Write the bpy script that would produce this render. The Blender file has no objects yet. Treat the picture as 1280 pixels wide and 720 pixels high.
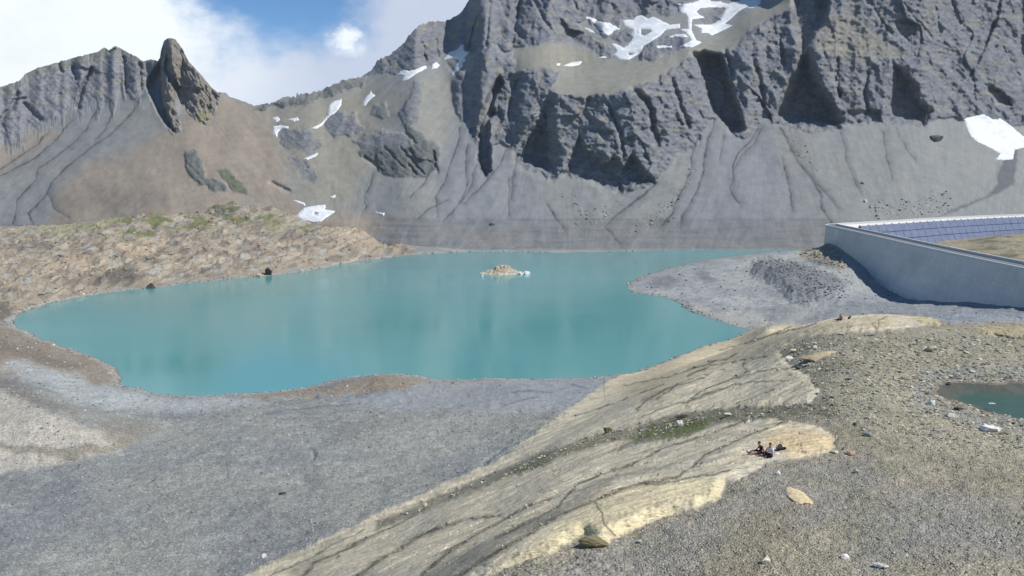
import bpy, math, random
import numpy as np
R = math.radians
rng = np.random.default_rng(7)
random.seed(7)
sc = bpy.context.scene
COL = sc.collection

# ------------------------------------------------------------------ camera
F = 985.0                      # focal length in photo pixels (1280 wide)
PITCH = math.atan(130 / F)
CAMZ = 54.0
cam_d = bpy.data.cameras.new('camera'); cam = bpy.data.objects.new('camera', cam_d); COL.objects.link(cam)
cam_d.sensor_width = 36; cam_d.lens = 36 * F / 1280; cam_d.clip_end = 20000; cam_d.clip_start = .5
cam.location = (0, 0, CAMZ); cam.rotation_euler = (math.pi / 2 - PITCH, 0, 0)
sc.camera = cam
CP, SP = math.cos(PITCH), math.sin(PITCH)

# ------------------------------------------------------------------ light
sun_dir = np.array([0.82, -0.26, 0.0]); sun_dir /= np.linalg.norm(sun_dir)
SUN_EL = R(47)
SV = np.array([sun_dir[0] * math.cos(SUN_EL), sun_dir[1] * math.cos(SUN_EL), math.sin(SUN_EL)])
sd_ = bpy.data.lights.new('sun', 'SUN'); sd_.energy = 4.7; sd_.angle = R(.5); sd_.color = (1, .965, .91)
so = bpy.data.objects.new('sun', sd_); COL.objects.link(so)
from mathutils import Vector
so.rotation_euler = Vector(tuple(SV)).to_track_quat('Z', 'Y').to_euler()
sc.view_settings.view_transform = 'Standard'; sc.view_settings.look = 'None'
sc.view_settings.exposure = 0.18; sc.view_settings.gamma = 1; sc.view_settings.use_curve_mapping = False
sc.cycles.max_bounces = 5

w = bpy.data.worlds.new('World'); sc.world = w; w.use_nodes = True
nt = w.node_tree; nt.nodes.clear()
def N(nt, t, **kw):
    n = nt.nodes.new(t)
    for k, v in kw.items():
        if k == 'inp':
            for a, b in v.items(): n.inputs[a].default_value = b
        else: setattr(n, k, v)
    return n
def M(nt, op, a, b=None, c=None, clamp=False):
    n = nt.nodes.new('ShaderNodeMath'); n.operation = op; n.use_clamp = clamp
    for i, v in enumerate((a, b, c)):
        if v is None: continue
        if isinstance(v, (int, float)): n.inputs[i].default_value = v
        else: nt.links.new(v, n.inputs[i])
    return n.outputs[0]
def SS(nt, x, lo, hi):
    n = nt.nodes.new('ShaderNodeMapRange'); n.interpolation_type = 'SMOOTHSTEP'
    nt.links.new(x, n.inputs[0]); n.inputs[1].default_value = lo; n.inputs[2].default_value = hi
    return n.outputs[0]
sky = N(nt, 'ShaderNodeTexSky', sky_type='NISHITA', sun_disc=False, sun_elevation=SUN_EL,
        sun_rotation=math.atan2(sun_dir[0], sun_dir[1]), altitude=2500, air_density=1.0, dust_density=.0, ozone_density=1.6)
tc = N(nt, 'ShaderNodeTexCoord'); sep = N(nt, 'ShaderNodeSeparateXYZ')
nt.links.new(tc.outputs['Generated'], sep.inputs[0])
X, Y, Z = sep.outputs
Ys = M(nt, 'MAXIMUM', Y, .15)
sx = M(nt, 'DIVIDE', X, Ys); sz = M(nt, 'DIVIDE', Z, Ys)
comb = N(nt, 'ShaderNodeCombineXYZ'); nt.links.new(sx, comb.inputs[0]); nt.links.new(sz, comb.inputs[1])
def wn(scale, det=6, rough=.6, off=0):
    mp = N(nt, 'ShaderNodeMapping'); mp.inputs['Location'].default_value = (off, off * .7, off * .3); mp.inputs['Scale'].default_value = (1, 1.3, 1)
    nt.links.new(comb.outputs[0], mp.inputs[0])
    n = N(nt, 'ShaderNodeTexNoise', inp={'Scale': scale, 'Detail': det, 'Roughness': rough}); nt.links.new(mp.outputs[0], n.inputs['Vector'])
    return n.outputs['Fac']
n1 = wn(6.5, 8, .6); n2 = wn(2.2, 3, .5, 3.1); n3 = wn(16, 6, .65, 7.7)
# gap of blue sky between the clouds
ex = M(nt, 'DIVIDE', M(nt, 'SUBTRACT', sx, -.300), .145); ey = M(nt, 'DIVIDE', M(nt, 'SUBTRACT', sz, .252), .105)
r = M(nt, 'SQRT', M(nt, 'ADD', M(nt, 'MULTIPLY', ex, ex), M(nt, 'MULTIPLY', ey, ey)))
r = M(nt, 'ADD', r, M(nt, 'MULTIPLY', M(nt, 'SUBTRACT', n1, .5), 1.5))
clo = SS(nt, r, .62, 1.12)
px_ = M(nt, 'SUBTRACT', sx, -.206); pz_ = M(nt, 'SUBTRACT', sz, .178)
rp = M(nt, 'SQRT', M(nt, 'ADD', M(nt, 'MULTIPLY', px_, px_), M(nt, 'MULTIPLY', M(nt, 'MULTIPLY', pz_, pz_), 1.6)))
rp = M(nt, 'ADD', rp, M(nt, 'MULTIPLY', M(nt, 'SUBTRACT', n3, .5), .075))
puff = SS(nt, rp, .030, .008)
low = SS(nt, sz, .42, .26)            # the cloud bank lies low over the ridge
low = M(nt, 'MULTIPLY', low, SS(nt, Y, .1, .4))
fac = M(nt, 'MULTIPLY', M(nt, 'MAXIMUM', clo, puff), low)
# cloud colour: brighter on the left, greyer to the right
br = M(nt, 'ADD', SS(nt, sx, -.20, -.45), M(nt, 'MULTIPLY', M(nt, 'SUBTRACT', n1, .5), .9), clamp=True)
br = M(nt, 'MAXIMUM', br, M(nt, 'MULTIPLY', puff, .9))
mixc = N(nt, 'ShaderNodeMix', data_type='RGBA'); nt.links.new(br, mixc.inputs[0])
mixc.inputs[6].default_value = (.53, .59, .72, 1); mixc.inputs[7].default_value = (.90, .95, .98, 1)
hs = N(nt, 'ShaderNodeHueSaturation', inp={'Saturation': 1.25}); nt.links.new(sky.outputs[0], hs.inputs['Color'])
b1 = N(nt, 'ShaderNodeBackground', inp={'Strength': .115}); nt.links.new(hs.outputs[0], b1.inputs[0])
b2 = N(nt, 'ShaderNodeBackground', inp={'Strength': 1.0}); nt.links.new(mixc.outputs[2], b2.inputs[0])
ms = N(nt, 'ShaderNodeMixShader'); nt.links.new(fac, ms.inputs[0]); nt.links.new(b1.outputs[0], ms.inputs[1]); nt.links.new(b2.outputs[0], ms.inputs[2])
wo = N(nt, 'ShaderNodeOutputWorld'); nt.links.new(ms.outputs[0], wo.inputs[0])

# ------------------------------------------------------------------ maths helpers
def slopes(px, py):
    """tangents (x/d, z/d) of the ray through photo pixel px,py ; d = ground distance straight ahead"""
    u = (np.asarray(px, float) - 640) / F; v = (360 - np.asarray(py, float)) / F
    Yc = CP + v * SP
    return u / Yc, (v * CP - SP) / Yc
def at_z(px, py, z):
    a, s = slopes(px, py); d = (z - CAMZ) / s
    return np.array([a * d, d, z])
def at_d(px, py, d):
    a, s = slopes(px, py); return np.array([a * d, d, CAMZ + s * d])
def project(x, y, z):
    zz = z - CAMZ
    dep = y * CP - zz * SP; up = y * SP + zz * CP
    return 640 + F * x / dep, 360 - F * up / dep
PERM = rng.permutation(256); PERM = np.concatenate([PERM, PERM, PERM])
GA = rng.uniform(0, 2 * np.pi, 256); GX, GY = np.cos(GA).astype(np.float32), np.sin(GA).astype(np.float32)
def perlin(x, y, seed=0):
    x = np.asarray(x, np.float32); y = np.asarray(y, np.float32)
    xf = np.floor(x); yf = np.floor(y); xi = (xf.astype(np.int64) + seed * 17) & 255; yi = (yf.astype(np.int64) + seed * 31) & 255
    u = x - xf; v = y - yf
    fu = u * u * u * (u * (u * 6 - 15) + 10); fv = v * v * v * (v * (v * 6 - 15) + 10)
    def g(ix, iy, dx, dy):
        h = PERM[PERM[ix & 255] + (iy & 255)]
        return GX[h] * dx + GY[h] * dy
    a = g(xi, yi, u, v); b = g(xi + 1, yi, u - 1, v); c = g(xi, yi + 1, u, v - 1); d = g(xi + 1, yi + 1, u - 1, v - 1)
    return ((a * (1 - fu) + b * fu) * (1 - fv) + (c * (1 - fu) + d * fu) * fv) * 1.5
def fbm(x, y, oc=4, seed=0, gain=.5):
    s = 0; a = 1.
    for o in range(oc):
        s = s + a * perlin(x * 2 ** o, y * 2 ** o, seed + o); a *= gain
    return s
def ridged(x, y, oc=4, seed=0, gain=.5):
    s = 0; a = 1.; t = 0
    for o in range(oc):
        s = s + a * (1 - np.abs(perlin(x * 2 ** o, y * 2 ** o, seed + o)) * 2); t += a; a *= gain
    return s / t
def facets(x, y, seed=0):
    """broken, angular relief: every irregular cell is a tilted plane of its own"""
    xi = np.floor(x).astype(np.int64); yi = np.floor(y).astype(np.int64); best = np.full(np.shape(x), 1e9); out = np.zeros(np.shape(x))
    for ox in (-1, 0, 1):
        for oy in (-1, 0, 1):
            a = (xi + ox + seed * 13) & 255; b = (yi + oy + seed * 7) & 255; h = PERM[PERM[a] + b]; h2 = PERM[h + 61]; h3 = PERM[h2 + 17]; h4 = PERM[h3 + 5]
            sx_ = xi + ox + .15 + .7 * h / 255.; sy_ = yi + oy + .15 + .7 * h2 / 255.; dx = x - sx_; dy = y - sy_; dd = dx * dx + dy * dy
            v = (h3 / 255. - .5) * 1.0 + (h4 / 127.5 - 1) * dx * 1.1 + (PERM[h4 + 9] / 127.5 - 1) * dy * .7
            m_ = dd < best; best = np.where(m_, dd, best); out = np.where(m_, v, out)
    return out
def smooth(x, lo, hi):
    t = np.clip((x - lo) / (hi - lo), 0, 1); return t * t * (3 - 2 * t)
def seg_dist(x, y, pts, closed):
    pts = np.asarray(pts, float); n = len(pts); best = np.full(x.shape, 1e9); tt = np.zeros(x.shape)
    for i in range(n if closed else n - 1):
        ax, ay = pts[i]; bx, by = pts[(i + 1) % n]; dx, dy = bx - ax, by - ay; L = dx * dx + dy * dy + 1e-9
        t = np.clip(((x - ax) * dx + (y - ay) * dy) / L, 0, 1)
        d = (x - ax - t * dx) ** 2 + (y - ay - t * dy) ** 2
        m = d < best; best = np.where(m, d, best); tt = np.where(m, (i + t) / max(1, n - 1), tt)
    return np.sqrt(best), tt
def inside(x, y, pts):
    c = np.zeros(x.shape, bool); n = len(pts)
    for i in range(n):
        ax, ay = pts[i]; bx, by = pts[(i + 1) % n]
        if ay == by: continue
        k = ((ay > y) != (by > y)) & (x < (bx - ax) * (y - ay) / (by - ay) + ax)
        c ^= k
    return c
def sdist(x, y, pts, pad=30):
    """signed distance, + inside; -pad far away"""
    p = np.asarray(pts, float); out = np.full(x.shape, -float(pad))
    m = (x > p[:, 0].min() - pad) & (x < p[:, 0].max() + pad) & (y > p[:, 1].min() - pad) & (y < p[:, 1].max() + pad)
    if m.any():
        xs, ys = x[m], y[m]; d, _ = seg_dist(xs, ys, pts, True); ins = inside(xs, ys, pts)
        out[m] = np.where(ins, d, -np.minimum(d, pad))
    return out
def pmask(x, y, pts, soft=3.):
    return smooth(sdist(x, y, pts, soft + 3), -soft, soft)
def lmask(x, y, pts, w0, w1=None):
    """1 on a polyline, 0 beyond its width; width runs from w0 to w1"""
    w1 = w0 if w1 is None else w1; W = max(w0, w1) * 2
    p = np.asarray(pts, float); out = np.zeros(x.shape)
    m = (x > p[:, 0].min() - W) & (x < p[:, 0].max() + W) & (y > p[:, 1].min() - W) & (y < p[:, 1].max() + W)
    if m.any():
        d, t = seg_dist(x[m], y[m], pts, False); ww = w0 + (w1 - w0) * t
        out[m] = np.exp(-(d / ww) ** 2)
    return out
def lin(c):
    c = np.asarray(c, float) / 255.
    return np.where(c <= .04045, c / 12.92, ((c + .055) / 1.055) ** 2.4)
def paint(C, c, m):
    C += (lin(c) - C) * m[..., None]
def bilin(Gd, fx, fy):
    fx = np.clip(fx, 0, Gd.shape[1] - 1.001); fy = np.clip(fy, 0, Gd.shape[0] - 1.001)
    x0 = fx.astype(int); y0 = fy.astype(int); u = fx - x0; v = fy - y0
    return (Gd[y0, x0] * (1 - u) + Gd[y0, x0 + 1] * u) * (1 - v) + (Gd[y0 + 1, x0] * (1 - u) + Gd[y0 + 1, x0 + 1] * u) * v
def gauss1(a, s, axis):
    k = np.arange(-int(3 * s), int(3 * s) + 1); g = np.exp(-.5 * (k / s) ** 2); g /= g.sum()
    pad = [(0, 0)] * a.ndim; pad[axis] = (len(k) // 2,) * 2
    b = np.pad(a, pad, mode='edge'); out = np.zeros_like(a)
    for i, q in enumerate(g):
        sl = [slice(None)] * a.ndim; sl[axis] = slice(i, i + a.shape[axis]); out += q * b[tuple(sl)]
    return out

# ------------------------------------------------------------------ object helpers
def tag(o, label=None, cat=None, group=None, kind=None):
    if label: o['label'] = label
    if cat: o['category'] = cat
    if group: o['group'] = group
    if kind: o['kind'] = kind
    return o
def mesh_np(name, V, Q, mat, parent=None, col=None, attrs=None, shade=True):
    V = np.asarray(V, np.float32); Q = np.asarray(Q, np.int32); k = Q.shape[1]
    me = bpy.data.meshes.new(name); me.vertices.add(len(V)); me.vertices.foreach_set('co', V.ravel())
    me.loops.add(Q.size); me.loops.foreach_set('vertex_index', Q.ravel())
    me.polygons.add(len(Q)); me.polygons.foreach_set('loop_start', np.arange(len(Q), dtype=np.int32) * k)
    me.polygons.foreach_set('loop_total', np.full(len(Q), k, np.int32))
    me.polygons.foreach_set('use_smooth', np.full(len(Q), bool(shade)))
    me.update(calc_edges=True)
    if col is not None:
        a = me.color_attributes.new('Col', 'FLOAT_COLOR', 'POINT')
        a.data.foreach_set('color', np.concatenate([col, np.ones((len(col), 1))], 1).astype(np.float32).ravel())
    for nme, arr in (attrs or {}).items():
        a = me.attributes.new(nme, 'FLOAT', 'POINT'); a.data.foreach_set('value', np.asarray(arr, np.float32).ravel())
    me.materials.append(mat)
    o = bpy.data.objects.new(name, me); COL.objects.link(o)
    if parent: o.parent = parent
    return o
def grid_quads(nr, nc):
    i = np.arange(nr * nc).reshape(nr, nc)
    return np.stack([i[:-1, :-1], i[:-1, 1:], i[1:, 1:], i[1:, :-1]], -1).reshape(-1, 4)
def pymesh(name, verts, faces, mat, parent=None, smooth_=False):
    me = bpy.data.meshes.new(name); me.from_pydata([tuple(map(float, v)) for v in verts], [], faces); me.update()
    me.materials.append(mat)
    if smooth_: me.polygons.foreach_set('use_smooth', [True] * len(me.polygons))
    o = bpy.data.objects.new(name, me); COL.objects.link(o)
    if parent: o.parent = parent
    return o
def empty(name, loc, rz=0):
    o = bpy.data.objects.new(name, None); o.location = tuple(map(float, loc)); o.rotation_euler = (0, 0, rz); COL.objects.link(o)
    o.empty_display_size = .3
    return o

# ------------------------------------------------------------------ materials
def mat_base(name, rough=.9):
    m = bpy.data.materials.new(name); m.use_nodes = True; nt = m.node_tree; b = nt.nodes['Principled BSDF']
    b.inputs['Roughness'].default_value = rough; b.inputs['Specular IOR Level'].default_value = .25
    return m, nt, b
def noise(nt, vec, scale, det=4, rough=.55, mscale=None):
    if mscale:
        mp = N(nt, 'ShaderNodeMapping'); mp.inputs['Scale'].default_value = mscale; nt.links.new(vec, mp.inputs[0]); vec = mp.outputs[0]
    n = N(nt, 'ShaderNodeTexNoise', inp={'Scale': scale, 'Detail': det, 'Roughness': rough}); nt.links.new(vec, n.inputs['Vector']); return n.outputs['Fac']
def mixv(nt, colsock, facsock, amt_lo, amt_hi, lo=.3, hi=.7):
    mr = N(nt, 'ShaderNodeMapRange'); nt.links.new(facsock, mr.inputs[0])
    for i, v in enumerate((lo, hi, amt_lo, amt_hi)): mr.inputs[i + 1].default_value = v
    vm = N(nt, 'ShaderNodeVectorMath', operation='SCALE'); nt.links.new(colsock, vm.inputs[0]); nt.links.new(mr.outputs[0], vm.inputs['Scale'])
    return vm.outputs[0]
def mat_mountain():
    m, nt, b = mat_base('mountain_rock_and_scree', .95)
    col = N(nt, 'ShaderNodeAttribute', attribute_name='Col').outputs['Color']; rk = N(nt, 'ShaderNodeAttribute', attribute_name='rock').outputs['Fac']
    P = N(nt, 'ShaderNodeNewGeometry').outputs['Position']
    a = noise(nt, P, .9, 5, .7); bb = noise(nt, P, .11, 5, .6); rv = N(nt, 'ShaderNodeMapping'); rv.inputs['Rotation'].default_value = (0, R(28), 0); nt.links.new(P, rv.inputs[0]); st = noise(nt, rv.outputs[0], .30, 4, .65, (.2, .2, 1.7))
    fine = noise(nt, P, 2.2, 2, .6)
    c = mixv(nt, col, a, .86, 1.16); c = mixv(nt, c, bb, .90, 1.12)
    sm = N(nt, 'ShaderNodeMapRange'); nt.links.new(st, sm.inputs[0])
    for i, v in enumerate((.35, .65, .84, 1.14)): sm.inputs[i + 1].default_value = v
    mx = N(nt, 'ShaderNodeMix', data_type='FLOAT'); nt.links.new(rk, mx.inputs[0]); mx.inputs[2].default_value = 1; nt.links.new(sm.outputs[0], mx.inputs[3])
    vm = N(nt, 'ShaderNodeVectorMath', operation='SCALE'); nt.links.new(c, vm.inputs[0]); nt.links.new(mx.outputs[0], vm.inputs['Scale'])
    nt.links.new(vm.outputs[0], b.inputs['Base Color'])
    h = M(nt, 'ADD', M(nt, 'MULTIPLY', st, 1.3), M(nt, 'MULTIPLY', bb, 2.2)); h = M(nt, 'ADD', h, M(nt, 'MULTIPLY', a, .9))
    h = M(nt, 'MULTIPLY', h, M(nt, 'ADD', M(nt, 'MULTIPLY', rk, 1.1), .10)); h = M(nt, 'ADD', h, M(nt, 'MULTIPLY', M(nt, 'ADD', fine, a), .28))
    bp = N(nt, 'ShaderNodeBump', inp={'Strength': .8, 'Distance': 1.0}); nt.links.new(h, bp.inputs['Height']); nt.links.new(bp.outputs[0], b.inputs['Normal'])
    return m
def mat_ground():
    m, nt, b = mat_base('gravel_and_slab_ground', .93)
    col = N(nt, 'ShaderNodeAttribute', attribute_name='Col').outputs['Color']
    peb = N(nt, 'ShaderNodeAttribute', attribute_name='pebble').outputs['Fac']
    gs = N(nt, 'ShaderNodeAttribute', attribute_name='gscale').outputs['Fac']     # stones look coarser in the rubble fields
    P = N(nt, 'ShaderNodeNewGeometry').outputs['Position']
    vs = N(nt, 'ShaderNodeVectorMath', operation='SCALE'); nt.links.new(P, vs.inputs[0]); nt.links.new(gs, vs.inputs['Scale'])
    Q = vs.outputs[0]
    vor = N(nt, 'ShaderNodeTexVoronoi', inp={'Scale': 3.2}); nt.links.new(Q, vor.inputs['Vector'])
    sepc = N(nt, 'ShaderNodeSeparateColor'); nt.links.new(vor.outputs['Color'], sepc.inputs[0])
    sp = M(nt, 'POWER', sepc.outputs[0], 2.2)
    vor2 = N(nt, 'ShaderNodeTexVoronoi', inp={'Scale': 8.5}); nt.links.new(Q, vor2.inputs['Vector'])
    sepd = N(nt, 'ShaderNodeSeparateColor'); nt.links.new(vor2.outputs['Color'], sepd.inputs[0])
    n1 = noise(nt, P, .5, 6, .65); n2 = noise(nt, P, .045, 4, .6); n3 = noise(nt, P, 5, 4, .7)
    c = mixv(nt, col, n1, .86, 1.14); c = mixv(nt, c, n2, .90, 1.10); c = mixv(nt, c, n3, .93, 1.07)
    pr = M(nt, 'ADD', M(nt, 'MULTIPLY', sp, .75), M(nt, 'MULTIPLY', sepd.outputs[1], .42)); pr = M(nt, 'ADD', pr, .55)
    mx = N(nt, 'ShaderNodeMix', data_type='FLOAT'); nt.links.new(peb, mx.inputs[0]); mx.inputs[2].default_value = 1; nt.links.new(pr, mx.inputs[3])
    vm = N(nt, 'ShaderNodeVectorMath', operation='SCALE'); nt.links.new(c, vm.inputs[0]); nt.links.new(mx.outputs[0], vm.inputs['Scale'])
    nt.links.new(vm.outputs[0], b.inputs['Base Color'])
    hv = M(nt, 'MULTIPLY', M(nt, 'SUBTRACT', 1, vor.outputs['Distance']), peb); hv = M(nt, 'MULTIPLY', hv, .22)
    r1 = N(nt, 'ShaderNodeMapping'); r1.inputs['Rotation'].default_value = (0, 0, -R(20)); nt.links.new(P, r1.inputs[0])
    ln = noise(nt, r1.outputs[0], .55, 5, .62, (.22, 1.5, 1.5)); ln2 = noise(nt, r1.outputs[0], 1.7, 3, .6, (.3, 1.3, 1.3))
    line = SS(nt, M(nt, 'ABSOLUTE', M(nt, 'SUBTRACT', ln, .5)), .0, .022); line2 = SS(nt, M(nt, 'ABSOLUTE', M(nt, 'SUBTRACT', ln2, .52)), .0, .03)
    dk = M(nt, 'MULTIPLY', M(nt, 'ADD', M(nt, 'MULTIPLY', line, .26), .74), M(nt, 'ADD', M(nt, 'MULTIPLY', line2, .12), .88))
    pt = N(nt, 'ShaderNodeMapRange'); nt.links.new(noise(nt, P, .35, 6, .7), pt.inputs[0])
    for i, v in enumerate((.35, .65, .86, 1.08)): pt.inputs[i + 1].default_value = v
    dk = M(nt, 'MULTIPLY', dk, pt.outputs[0])
    mz = N(nt, 'ShaderNodeMix', data_type='FLOAT'); nt.links.new(N(nt, 'ShaderNodeAttribute', attribute_name='slab').outputs['Fac'], mz.inputs[0]); mz.inputs[2].default_value = 1; nt.links.new(dk, mz.inputs[3])
    v3 = N(nt, 'ShaderNodeVectorMath', operation='SCALE'); nt.links.new(vm.outputs[0], v3.inputs[0]); nt.links.new(mz.outputs[0], v3.inputs['Scale']); nt.links.new(v3.outputs[0], b.inputs['Base Color'])
    hv = M(nt, 'ADD', hv, M(nt, 'MULTIPLY', mz.outputs[0], .30))
    h = M(nt, 'ADD', hv, M(nt, 'MULTIPLY', n1, .30)); h = M(nt, 'ADD', h, M(nt, 'MULTIPLY', n3, .06))
    bp = N(nt, 'ShaderNodeBump', inp={'Strength': .7, 'Distance': .8}); nt.links.new(h, bp.inputs['Height']); nt.links.new(bp.outputs[0], b.inputs['Normal'])
    return m
def mat_simple(name, c, rough=.8, nscale=4, amt=.15, bump=.05, spec=.25, metal=0):
    m, nt, b = mat_base(name, rough); b.inputs['Specular IOR Level'].default_value = spec; b.inputs['Metallic'].default_value = metal
    P = N(nt, 'ShaderNodeNewGeometry').outputs['Position']; rgb = N(nt, 'ShaderNodeRGB'); rgb.outputs[0].default_value = (*lin(c), 1)
    n = noise(nt, P, nscale, 5, .6); cc = mixv(nt, rgb.outputs[0], n, 1 - amt, 1 + amt); nt.links.new(cc, b.inputs['Base Color'])
    if bump:
        bp = N(nt, 'ShaderNodeBump', inp={'Strength': .6, 'Distance': bump}); nt.links.new(n, bp.inputs['Height']); nt.links.new(bp.outputs[0], b.inputs['Normal'])
    return m
def mat_rocks():
    m, nt, b = mat_base('loose_rock', .9)
    col = N(nt, 'ShaderNodeAttribute', attribute_name='Col').outputs['Color']; P = N(nt, 'ShaderNodeNewGeometry').outputs['Position']
    n = noise(nt, P, 3, 5, .65); c = mixv(nt, col, n, .8, 1.2); nt.links.new(c, b.inputs['Base Color'])
    bp = N(nt, 'ShaderNodeBump', inp={'Strength': .6, 'Distance': .12}); nt.links.new(n, bp.inputs['Height']); nt.links.new(bp.outputs[0], b.inputs['Normal'])
    return m
def mat_water(name, c, rough=.16, bump=.25, sc_=.35, alpha=1.0):
    m, nt, b = mat_base(name, rough)
    P = N(nt, 'ShaderNodeNewGeometry').outputs['Position']
    rgb = N(nt, 'ShaderNodeRGB'); rgb.outputs[0].default_value = (*lin(c), 1)
    big = noise(nt, P, .006, 4, .55, (1, .5, 1)); cc = mixv(nt, rgb.outputs[0], big, .93, 1.07); nt.links.new(cc, b.inputs['Base Color'])
    b.inputs['IOR'].default_value = 1.33; b.inputs['Specular IOR Level'].default_value = .5
    calm = noise(nt, P, .012, 3, .5, (.6, 1.6, 1))
    mr = N(nt, 'ShaderNodeMapRange'); nt.links.new(calm, mr.inputs[0])
    for i, v in enumerate((.35, .65, rough * .8, rough * 1.5)): mr.inputs[i + 1].default_value = v
    nt.links.new(mr.outputs[0], b.inputs['Roughness']); b.inputs['Alpha'].default_value = alpha
    n = noise(nt, P, sc_, 4, .6, (1, .7, 1))
    bp = N(nt, 'ShaderNodeBump', inp={'Strength': bump, 'Distance': .03}); nt.links.new(n, bp.inputs['Height']); nt.links.new(bp.outputs[0], b.inputs['Normal'])
    return m
MT, MG, MR = mat_mountain(), mat_ground(), mat_rocks()

# ================================================================== MOUNTAINS
GX0, GX1, GY0, GY1 = -280, 1560, -190, 335
gpx = np.arange(GX0, GX1 + 1.); gpy = np.arange(GY0, GY1 + 1.)
QX, QY = np.meshgrid(gpx, gpy)
wx = QX + 5 * fbm(QX / 22, QY / 22, 4, 3); wy = QY + 5 * fbm(QX / 22, QY / 22, 4, 9)
wx2 = QX + 1.5 * fbm(QX / 7, QY / 7, 3, 5); wy2 = QY + 1.5 * fbm(QX / 7, QY / 7, 3, 6)
SKY = [(-280,150),(-200,140),(-100,150),(-40,118),(0,109),(24,101),(32,92),(47,85),(75,77),(100,70),(122,65),(130,59),(136,63),(144,57),(152,61),(162,67),(172,71),(178,77),(188,74),(197,76),(200,72),(201,64),(205,51),(209,48),(213,47),(220,50),(228,61),(236,77),(250,92),(265,110),(272,115),(282,116),(287,121),(300,125),(318,132),(330,130),(345,127),(357,120),(370,122),(371,115),(374,118),(395,115),(407,110),(432,99),(450,97),(465,87),(472,75),(485,70),(505,54),(510,45),(525,31),(537,27),(555,27),(570,20),(577,15),(585,2),(592,-12),(620,-60),(680,-110),(800,-150),(950,-130),(1100,-165),(1280,-150),(1560,-120)]
BASE_D = [(-280,800),(0,760),(120,735),(200,715),(270,712),(400,695),(480,668),(505,652),(520,648),(1030,650),(1150,692),(1280,778),(1400,860),(1560,960)]
BASE_Z = [(-280,12),(0,13),(120,18),(200,25),(270,28),(400,18),(480,4),(505,0),(520,-3),(1020,-3),(1060,4),(1150,14),(1280,21),(1560,22)]
L1 = [(-290,100),(0,100),(24,99),(32,90),(47,83),(75,75),(100,68),(122,63),(130,57),(144,54),(152,59),(162,65),(172,69),(178,75),(188,72),(199,74),(204,100),(198,130),(190,118),(184,108),(178,116),(165,121),(150,118),(140,128),(126,128),(118,136),(97,140),(82,148),(60,150),(42,168),(20,176),(0,183),(-290,250)]
TOW = [(199,78),(200,60),(206,44),(222,46),(236,74),(252,90),(268,108),(276,116),(272,130),(264,148),(256,156),(246,152),(237,142),(230,132),(224,112),(217,110),(222,140),(226,163),(214,168),(206,145),(200,118)]
C1 = [(648,190),(650,205),(665,215),(683,221),(705,217),(730,225),(755,236),(775,241),(795,233),(815,230),(825,220),(838,200),(850,188),(862,187),(872,178),(878,165),(890,146),(896,143),(905,158),(915,168),(928,171),(940,165),(955,150),(962,146),(968,155),(985,161),(1010,163),(1040,160),(1060,157),(1085,152),(1110,155),(1150,158),(1165,150),(1190,147),(1205,146),(1240,150),(1260,155),(1280,158),(1570,160),(1570,-200),(1010,-200),(1000,-5),(985,14),(962,22),(945,38),(925,52),(905,68),(888,66),(862,70),(845,84),(830,94),(800,110),(770,118),(745,121),(715,120),(690,114),(680,128),(668,145),(656,168)]
C2 = [(566,100),(572,92),(590,86),(600,66),(612,58),(622,64),(640,70),(640,88),(680,87),(702,90),(694,104),(684,116),(670,140),(655,165),(645,185),(636,182),(628,176),(616,184),(614,215),(607,221),(598,206),(595,182),(588,168),(586,150),(574,150),(568,135),(566,115)]
C3 = [(455,95),(465,84),(472,72),(485,66),(505,50),(525,28),(555,24),(577,12),(590,-14),(620,-200),(1020,-200),(1010,-20),(985,-4),(940,-4),(860,2),(845,18),(800,19),(778,26),(770,45),(752,45),(735,25),(722,30),(740,50),(765,60),(765,70),(745,66),(720,52),(700,54),(680,50),(655,56),(640,64),(615,56),(600,60),(585,64),(575,56),(555,66),(540,80),(518,86),(495,91),(478,90)]
C4 = [(448,192),(455,186),(470,182),(500,184),(520,180),(508,166),(508,154),(520,160),(532,172),(545,178),(552,190),(546,200),(545,212),(535,223),(522,222),(510,222),(495,219),(480,218),(470,208),(455,196)]
C5 = [(440,175),(465,164),(500,166),(516,178),(500,190),(470,188),(450,186)]
C6 = [(346,155),(365,160),(390,162),(402,182),(385,190),(365,186),(352,178)]
C7 = [(402,152),(420,140),(440,142),(452,158),(440,168),(420,172),(408,164)]
C8 = [(466,132),(480,128),(486,142),(478,150),(468,146)]
C9 = [(500,140),(512,120),(520,104),(530,102),(526,122),(524,150),(512,160),(502,154)]
C10 = [(232,192),(244,190),(255,205),(258,222),(275,228),(285,238),(276,240),(262,236),(250,234),(240,224),(234,210)]
C11 = [(270,212),(285,214),(300,226),(312,238),(310,243),(296,238),(280,226)]
C12 = [(362,198),(380,200),(390,212),(400,224),(390,228),(372,216)]
RIDGE = [(320,133),(345,128),(374,118),(407,110),(432,100),(455,97),(452,108),(430,112),(400,122),(370,130),(330,136)]
C13 = [(780,42),(792,38),(790,50),(778,58),(764,52),(764,42)]
C14 = [(806,60),(830,44),(860,44),(862,56),(840,66),(812,76),(800,72)]
C15 = [(892,10),(910,10),(900,26),(880,30),(872,24)]
STEEP = [(L1,1.35,1.),(TOW,1.8,.9),(C1,2.1,1.),(C2,1.45,1.),(C3,1.0,1.),(C4,1.3,.9),(C5,.9,.6),(C6,1.,.7),(C7,1.,.8),(C8,.9,.6),(C9,1.,.7),(C10,.9,.8),(C11,.8,.6),(C12,.9,.6),(RIDGE,1.3,.9),(C13,.8,.9),(C14,.8,.9),(C15,.8,.9)]
m = np.full(QX.shape, .64); rock = np.zeros(QX.shape)
m += .0 + .05 * fbm(QX / 60, QY / 60, 2, 21)
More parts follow.
